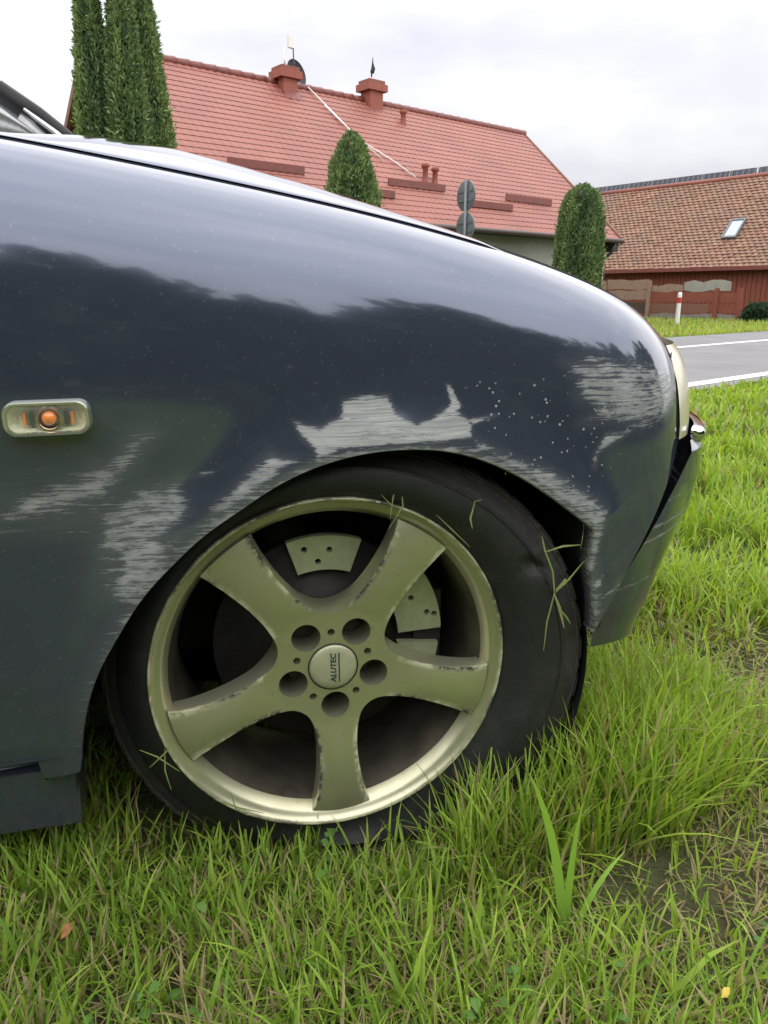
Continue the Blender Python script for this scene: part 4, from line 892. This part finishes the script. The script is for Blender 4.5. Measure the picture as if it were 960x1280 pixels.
def dry_field(x, y):                                                       # worn patch of straw and soil to the right of the wheel
    P = np.stack([x, y, 0 * x], 1); a = .8 * np.exp(-(((x - .62) / .20) ** 2 + ((y + .20) / .16) ** 2)) + .7 * np.exp(-(((x - .95) / .25) ** 2 + ((y - .15) / .25) ** 2)); return np.clip(a + .25 * gn(P, 3.0), 0, 1)
def palette(n, dry, P):
    g = np.clip(.5 + .35 * gn2(P, 1.4) + rng.normal(0, .25, n), 0, 1)[:, None]
    col = (1 - g) * np.array([.13, .25, .028]) + g * np.array([.38, .53, .075])
    straw = rng.random((n, 1)) * np.array([.10, .09, .06]) + np.array([.33, .27, .14]); k_ = (rng.random(n) < dry)[:, None]
    return np.where(k_, straw, col), k_[:, 0]
def sow(n, d0, d1, half, power, h0, h1, w, ns, wscale=True, droop=(.1, .5), thresh=None, drymul=.22, flat=False):
    x, y, d = cam_polar(n, d0, d1, half, power); k_ = keep_mask(x, y); x, y, d = x[k_], y[k_], d[k_]; P = np.stack([x, y, 0 * x], 1)
    cl_ = gn(P, 6.0) + .5 * gn2(P, 14.0); dr = dry_field(x, y); k_ = rng.random(len(x)) < np.clip(.78 + .45 * cl_ - (.45 * dr if not flat else -.3 * dr), .10, 1); x, y, d, P, cl_, dr = x[k_], y[k_], d[k_], P[k_], cl_[k_], dr[k_]; n = len(x)
    p_, _ = pq(x, y); z0 = ground_z(p_) + mound(x, y) - .006
    col, isdry = palette(n, np.clip(drymul + .6 * dr, 0, .85) if not flat else np.full(n, .72), P)
    hgt = rng.uniform(h0, h1, n) * (1 + .35 * cl_) * (1 - .35 * dr); hgt = np.where(isdry, hgt * .8, hgt); hgt = np.maximum(hgt, .02)
    # taller uncut fringe by the nose of the car and around the tyre
    fr = np.exp(-(((x - .52) / .16) ** 2 + ((y - .12) / .20) ** 2)); hgt *= 1 + (.8 * fr if not flat else 0); hgt *= 1 + (.9 * np.exp(-(((x - .33) / .12) ** 2 + ((y + .07) / .07) ** 2)) if not flat else 0)
    wid = w * rng.uniform(.6, 1.35, n) * (np.maximum(1, d / 1.3) if wscale else 1)
    lean = np.abs(rng.normal(0, .30, n)) if not flat else rng.uniform(1.1, 1.5, n); curl = rng.uniform(droop[0], droop[1], n) * rng.uniform(.3, 2.0, n)
    SETS.append(blades(x, y, z0 + (rng.uniform(.0, .02, n) if flat else 0), hgt, wid, lean, rng.uniform(0, 2 * np.pi, n), curl, col, ns))
sow(15000, .28, 1.5, 1.0, .3, .04, .10, .0036, 5, droop=(.2, .9), drymul=.28)
sow(12000, .28, 1.5, 1.0, .3, .025, .065, .0030, 3, droop=(.1, .8), drymul=.4)
sow(26000, .28, 1.7, 1.0, .3, .03, .10, .0020, 3, droop=(-.2, .3), flat=True)
sow(16000, .28, 1.7, 1.0, .3, .03, .09, .0022, 4, droop=(.2, 1.4), drymul=.3)
sow(52000, 1.3, 4.0, .85, 1.2, .05, .13, .0038, 4, droop=(.2, .9), drymul=.10)
sow(16000, 1.4, 4.0, .85, 1.2, .03, .07, .0030, 2, flat=True)
sow(42000, 3.8, 11.0, .85, 1.5, .05, .12, .0046, 3, droop=(.2, .8), drymul=.18)
sow(60000, .6, 9.0, 3.14, 1.2, .04, .11, .006, 3, droop=(.2, .8))
# blades that grew up round the slumped tyre
def fringe(n, x0, x1, y0, y1, h0, h1):
    x = rng.uniform(x0, x1, n); y = rng.uniform(y0, y1, n); P = np.stack([x, y, 0 * x], 1); col, _ = palette(n, np.full(n, .14), P)
    SETS.append(blades(x, y, mound(x, y) - .006, rng.uniform(h0, h1, n), rng.uniform(.002, .0052, n), np.abs(rng.normal(0, .28, n)), rng.uniform(0, 6.28, n), rng.uniform(.1, .9, n), col, 5))
fringe(900, .14, .46, -.13, -.03, .07, .17); fringe(600, -.34, .16, -.13, -.06, .03, .075); fringe(600, .36, .62, -.06, .25, .07, .18); fringe(450, .345, .56, -.09, .04, .08, .19); fringe(260, -.42, -.28, -.06, .12, .04, .12); fringe(600, -.36, -.02, -.07, .07, .03, .08)
# verge beyond the road
n = 26000; q_ = rng.uniform(-2, 30, n); p_ = 8.42 + rng.random(n) ** 1.6 * 9; x = O0.x + qv.x * q_ + pv.x * p_; y = O0.y + qv.y * q_ + pv.y * p_; P = np.stack([x, y, 0 * x], 1); col, _ = palette(n, np.full(n, .25), P * .3)
SETS.append(blades(x, y, np.full(n, -.135), rng.uniform(.06, .2, n), rng.uniform(.02, .045, n), np.abs(rng.normal(0, .4, n)), rng.uniform(0, 6.28, n), rng.uniform(0, .8, n), col, 2))
def merge(sets):
    off = 0; Vs, Fs, Cs = [], [], []
    for V, F_, C_ in sets: Vs.append(V); Fs.append(F_ + off); Cs.append(C_); off += len(V)
    return np.concatenate(Vs), np.concatenate(Fs), np.concatenate(Cs)
V, F_, C_ = merge(SETS)
tag(mesh('grass', V, F_, GRASS, None, True, None, {'col': C_}), 'green and straw coloured verge grass around the wheel', 'grass', None, 'stuff')

# clover and plantain leaves scattered in the turf
nw = 260; x, y, d = cam_polar(nw, .3, 1.6, .8, .5); k_ = keep_mask(x, y); x, y = x[k_], y[k_]; vs_, fs_, cs_ = [], [], []
for i in range(len(x)):
    for r_ in range(3):
        a = random.uniform(0, 6.28); z_ = random.uniform(.015, .055); L_ = random.uniform(.008, .017); c, s__ = math.cos(a), math.sin(a); b_ = len(vs_)
        for u, w in ((0, 0), (.35, .32), (.75, .36), (1, 0), (.75, -.36), (.35, -.32)): vs_.append((x[i] + (c * u - s__ * w) * L_, y[i] + (s__ * u + c * w) * L_, z_ + .25 * L_ * u - .2 * L_ * (abs(w) < .01)))
        g = random.uniform(.7, 1.2); cs_ += [(.12 * g, .24 * g, .05 * g, 1)] * 6; fs_ += [(b_, b_ + 1, b_ + 5), (b_ + 1, b_ + 2, b_ + 4, b_ + 5), (b_ + 2, b_ + 3, b_ + 4)]
tag(mesh('weeds', vs_, fs_, GRASS, None, True, None, {'col': np.array(cs_)}), 'small clover-like leaves low in the verge grass', 'weeds', None, 'stuff')

# broad-leaved grass clump standing in front of the tyre
def clump(name, label, specs, x, y, z=0, cat='grass clump'):
    a = np.array(specs, float); n = len(a); col = np.array([.26, .46, .07]) * a[:, 5:6]
    V, F_, C_ = blades(x + a[:, 6], y + a[:, 7], np.full(n, z), a[:, 0], a[:, 1], a[:, 2], a[:, 3], a[:, 4], col, 8, -.2); o = mesh(name, V, F_, GRASS, None, True, None, {'col': C_}); tag(o, label, cat); return o
clump('grass_clump', 'tall clump of broad bright blades standing before the tyre', [
    # height, width, lean, azimuth, curl, brightness, dx, dy
    (.235, .0115, .08, 3.0, .32, 1.25, 0, 0), (.180, .0105, -.02, .2, .16, 1.3, .006, .004), (.12, .008, .35, .2, .6, 1.1, .012, -.004), (.10, .007, .5, 3.4, .6, 1.0, -.008, .0), (.09, .007, .2, 5.0, .8, 1.1, .004, -.008)], .236, -.205)
clump('grass_clump', 'arching pair of pale blades low beside the bare straw patch', [(.20, .006, .7, .1, .9, 1.0, 0, 0), (.17, .006, .5, .4, 1.0, 1.1, .01, .01), (.13, .005, .3, 3.0, .7, .9, -.01, 0)], .38, -.33)

# torn-off grass caught on the tyre wall
def sprig(name, label, paths):
    m_ = MB()
    for pts, w in paths:
        pts = [Vector(p_) for p_ in pts]; vv = []
        for i, p_ in enumerate(pts):
            d = (pts[min(i + 1, len(pts) - 1)] - pts[max(i - 1, 0)]).normalized(); s_ = d.cross(Vector((0, -1, .2))).normalized() * w * (1 if 0 < i < len(pts) - 1 else .35); vv += [p_ + s_, p_ - s_]
        m_.add(vv, [(2 * i, 2 * i + 1, 2 * i + 3, 2 * i + 2) for i in range(len(pts) - 1)])
    o = m_.build(name, SPRIG, None, True); tag(o, label, 'grass sprig'); return o
SPRIG = surf('torn_grass', (.17, .26, .05), (.26, .27, .12), .6, scale=40, bump=0)
yt = -.036
sprig('grass_sprig', 'torn green sprig of grass stuck to the front of the tyre', [
    ([(.258, yt - .004, .448), (.262, yt - .006, .43), (.275, yt - .006, .40), (.280, yt - .005, .37), (.272, yt - .005, .33), (.270, yt - .005, .29)], .0011), ([(.262, yt - .008, .428), (.285, yt - .009, .434), (.312, yt - .004, .432)], .0014),
    ([(.280, yt - .008, .372), (.296, yt - .009, .388), (.318, yt - .005, .41)], .0013), ([(.278, yt - .009, .37), (.286, yt - .01, .35), (.296, yt - .007, .32)], .0022), ([(.284, yt - .01, .352), (.298, yt - .009, .335), (.305, yt - .006, .325)], .0012), ([(.280, yt - .008, .375), (.29, yt - .01, .385), (.292, yt - .009, .39)], .003)])
sprig('grass_sprig', 'short dry stalk stuck high on the tyre wall', [([(.176, yt - .004, .500), (.166, yt - .005, .498)], .0009), ([(.168, yt - .004, .498), (.162, yt - .006, .478), (.165, yt - .006, .465)], .0013)])
sprig('grass_sprig', 'thin grass strands hanging over the top of the wheel rim', [([(.080, -.006, .525), (.074, -.010, .50), (.070, -.012, .475)], .0009), ([(.085, -.006, .520), (.086, -.012, .49), (.068, -.012, .462)], .0009), ([(.06, -.008, .505), (.072, -.012, .492), (.085, -.010, .486)], .0008)])
sprig('grass_sprig', 'single pale stalk lying across the upper front edge of the rim', [([(.13, -.008, .475), (.15, -.01, .455), (.175, -.008, .43)], .0008)])
sprig('grass_sprig', 'wisps of grass wedged at the low rear of the rim', [([(-.245, -.008, .20), (-.225, -.012, .19), (-.20, -.012, .165)], .0010), ([(-.235, -.010, .175), (-.215, -.014, .195), (-.205, -.012, .205)], .0010), ([(-.215, -.012, .20), (-.217, -.014, .17), (-.212, -.012, .14)], .0009), ([(-.16, -.010, .115), (-.13, -.014, .10), (-.10, -.012, .085)], .0012), ([(-.14, -.012, .125), (-.135, -.014, .10), (-.12, -.012, .085)], .0010)])
# a few fallen leaves
DRYLEAF = surf('dry_leaf', (.42, .17, .06), (.30, .11, .05), .7, scale=60, bump=.1); YLEAF = surf('yellow_leaf', (.55, .42, .05), (.5, .36, .05), .6, bump=0)
def fallen(label, x, y, z, s_, rz, mat):
    pts = [(0, 0), (.3, .22), (.65, .25), (1, 0), (.65, -.2), (.3, -.22)]; V = [(a * s_, b * s_, .12 * s_ * math.sin(a * 3) + .15 * s_ * abs(b)) for a, b in pts]
    o = mesh('fallen_leaf', V, [(0, 1, 5), (1, 2, 4, 5), (2, 3, 4)], mat, None, True); o.location = (x, y, z); o.rotation_euler = (R(18), R(-14), rz); tag(o, label, 'leaf', 'fallen leaves'); return o
fallen('curled rust brown leaf in the grass under the sill', -.335, -.12, .045, .022, .9, DRYLEAF)
fallen('rust brown leaf low in the foreground grass', -.27, -.375, .03, .022, .2, DRYLEAF)
fallen('small yellow leaf in the grass near the bare patch', .345, -.345, .03, .016, .4, YLEAF)
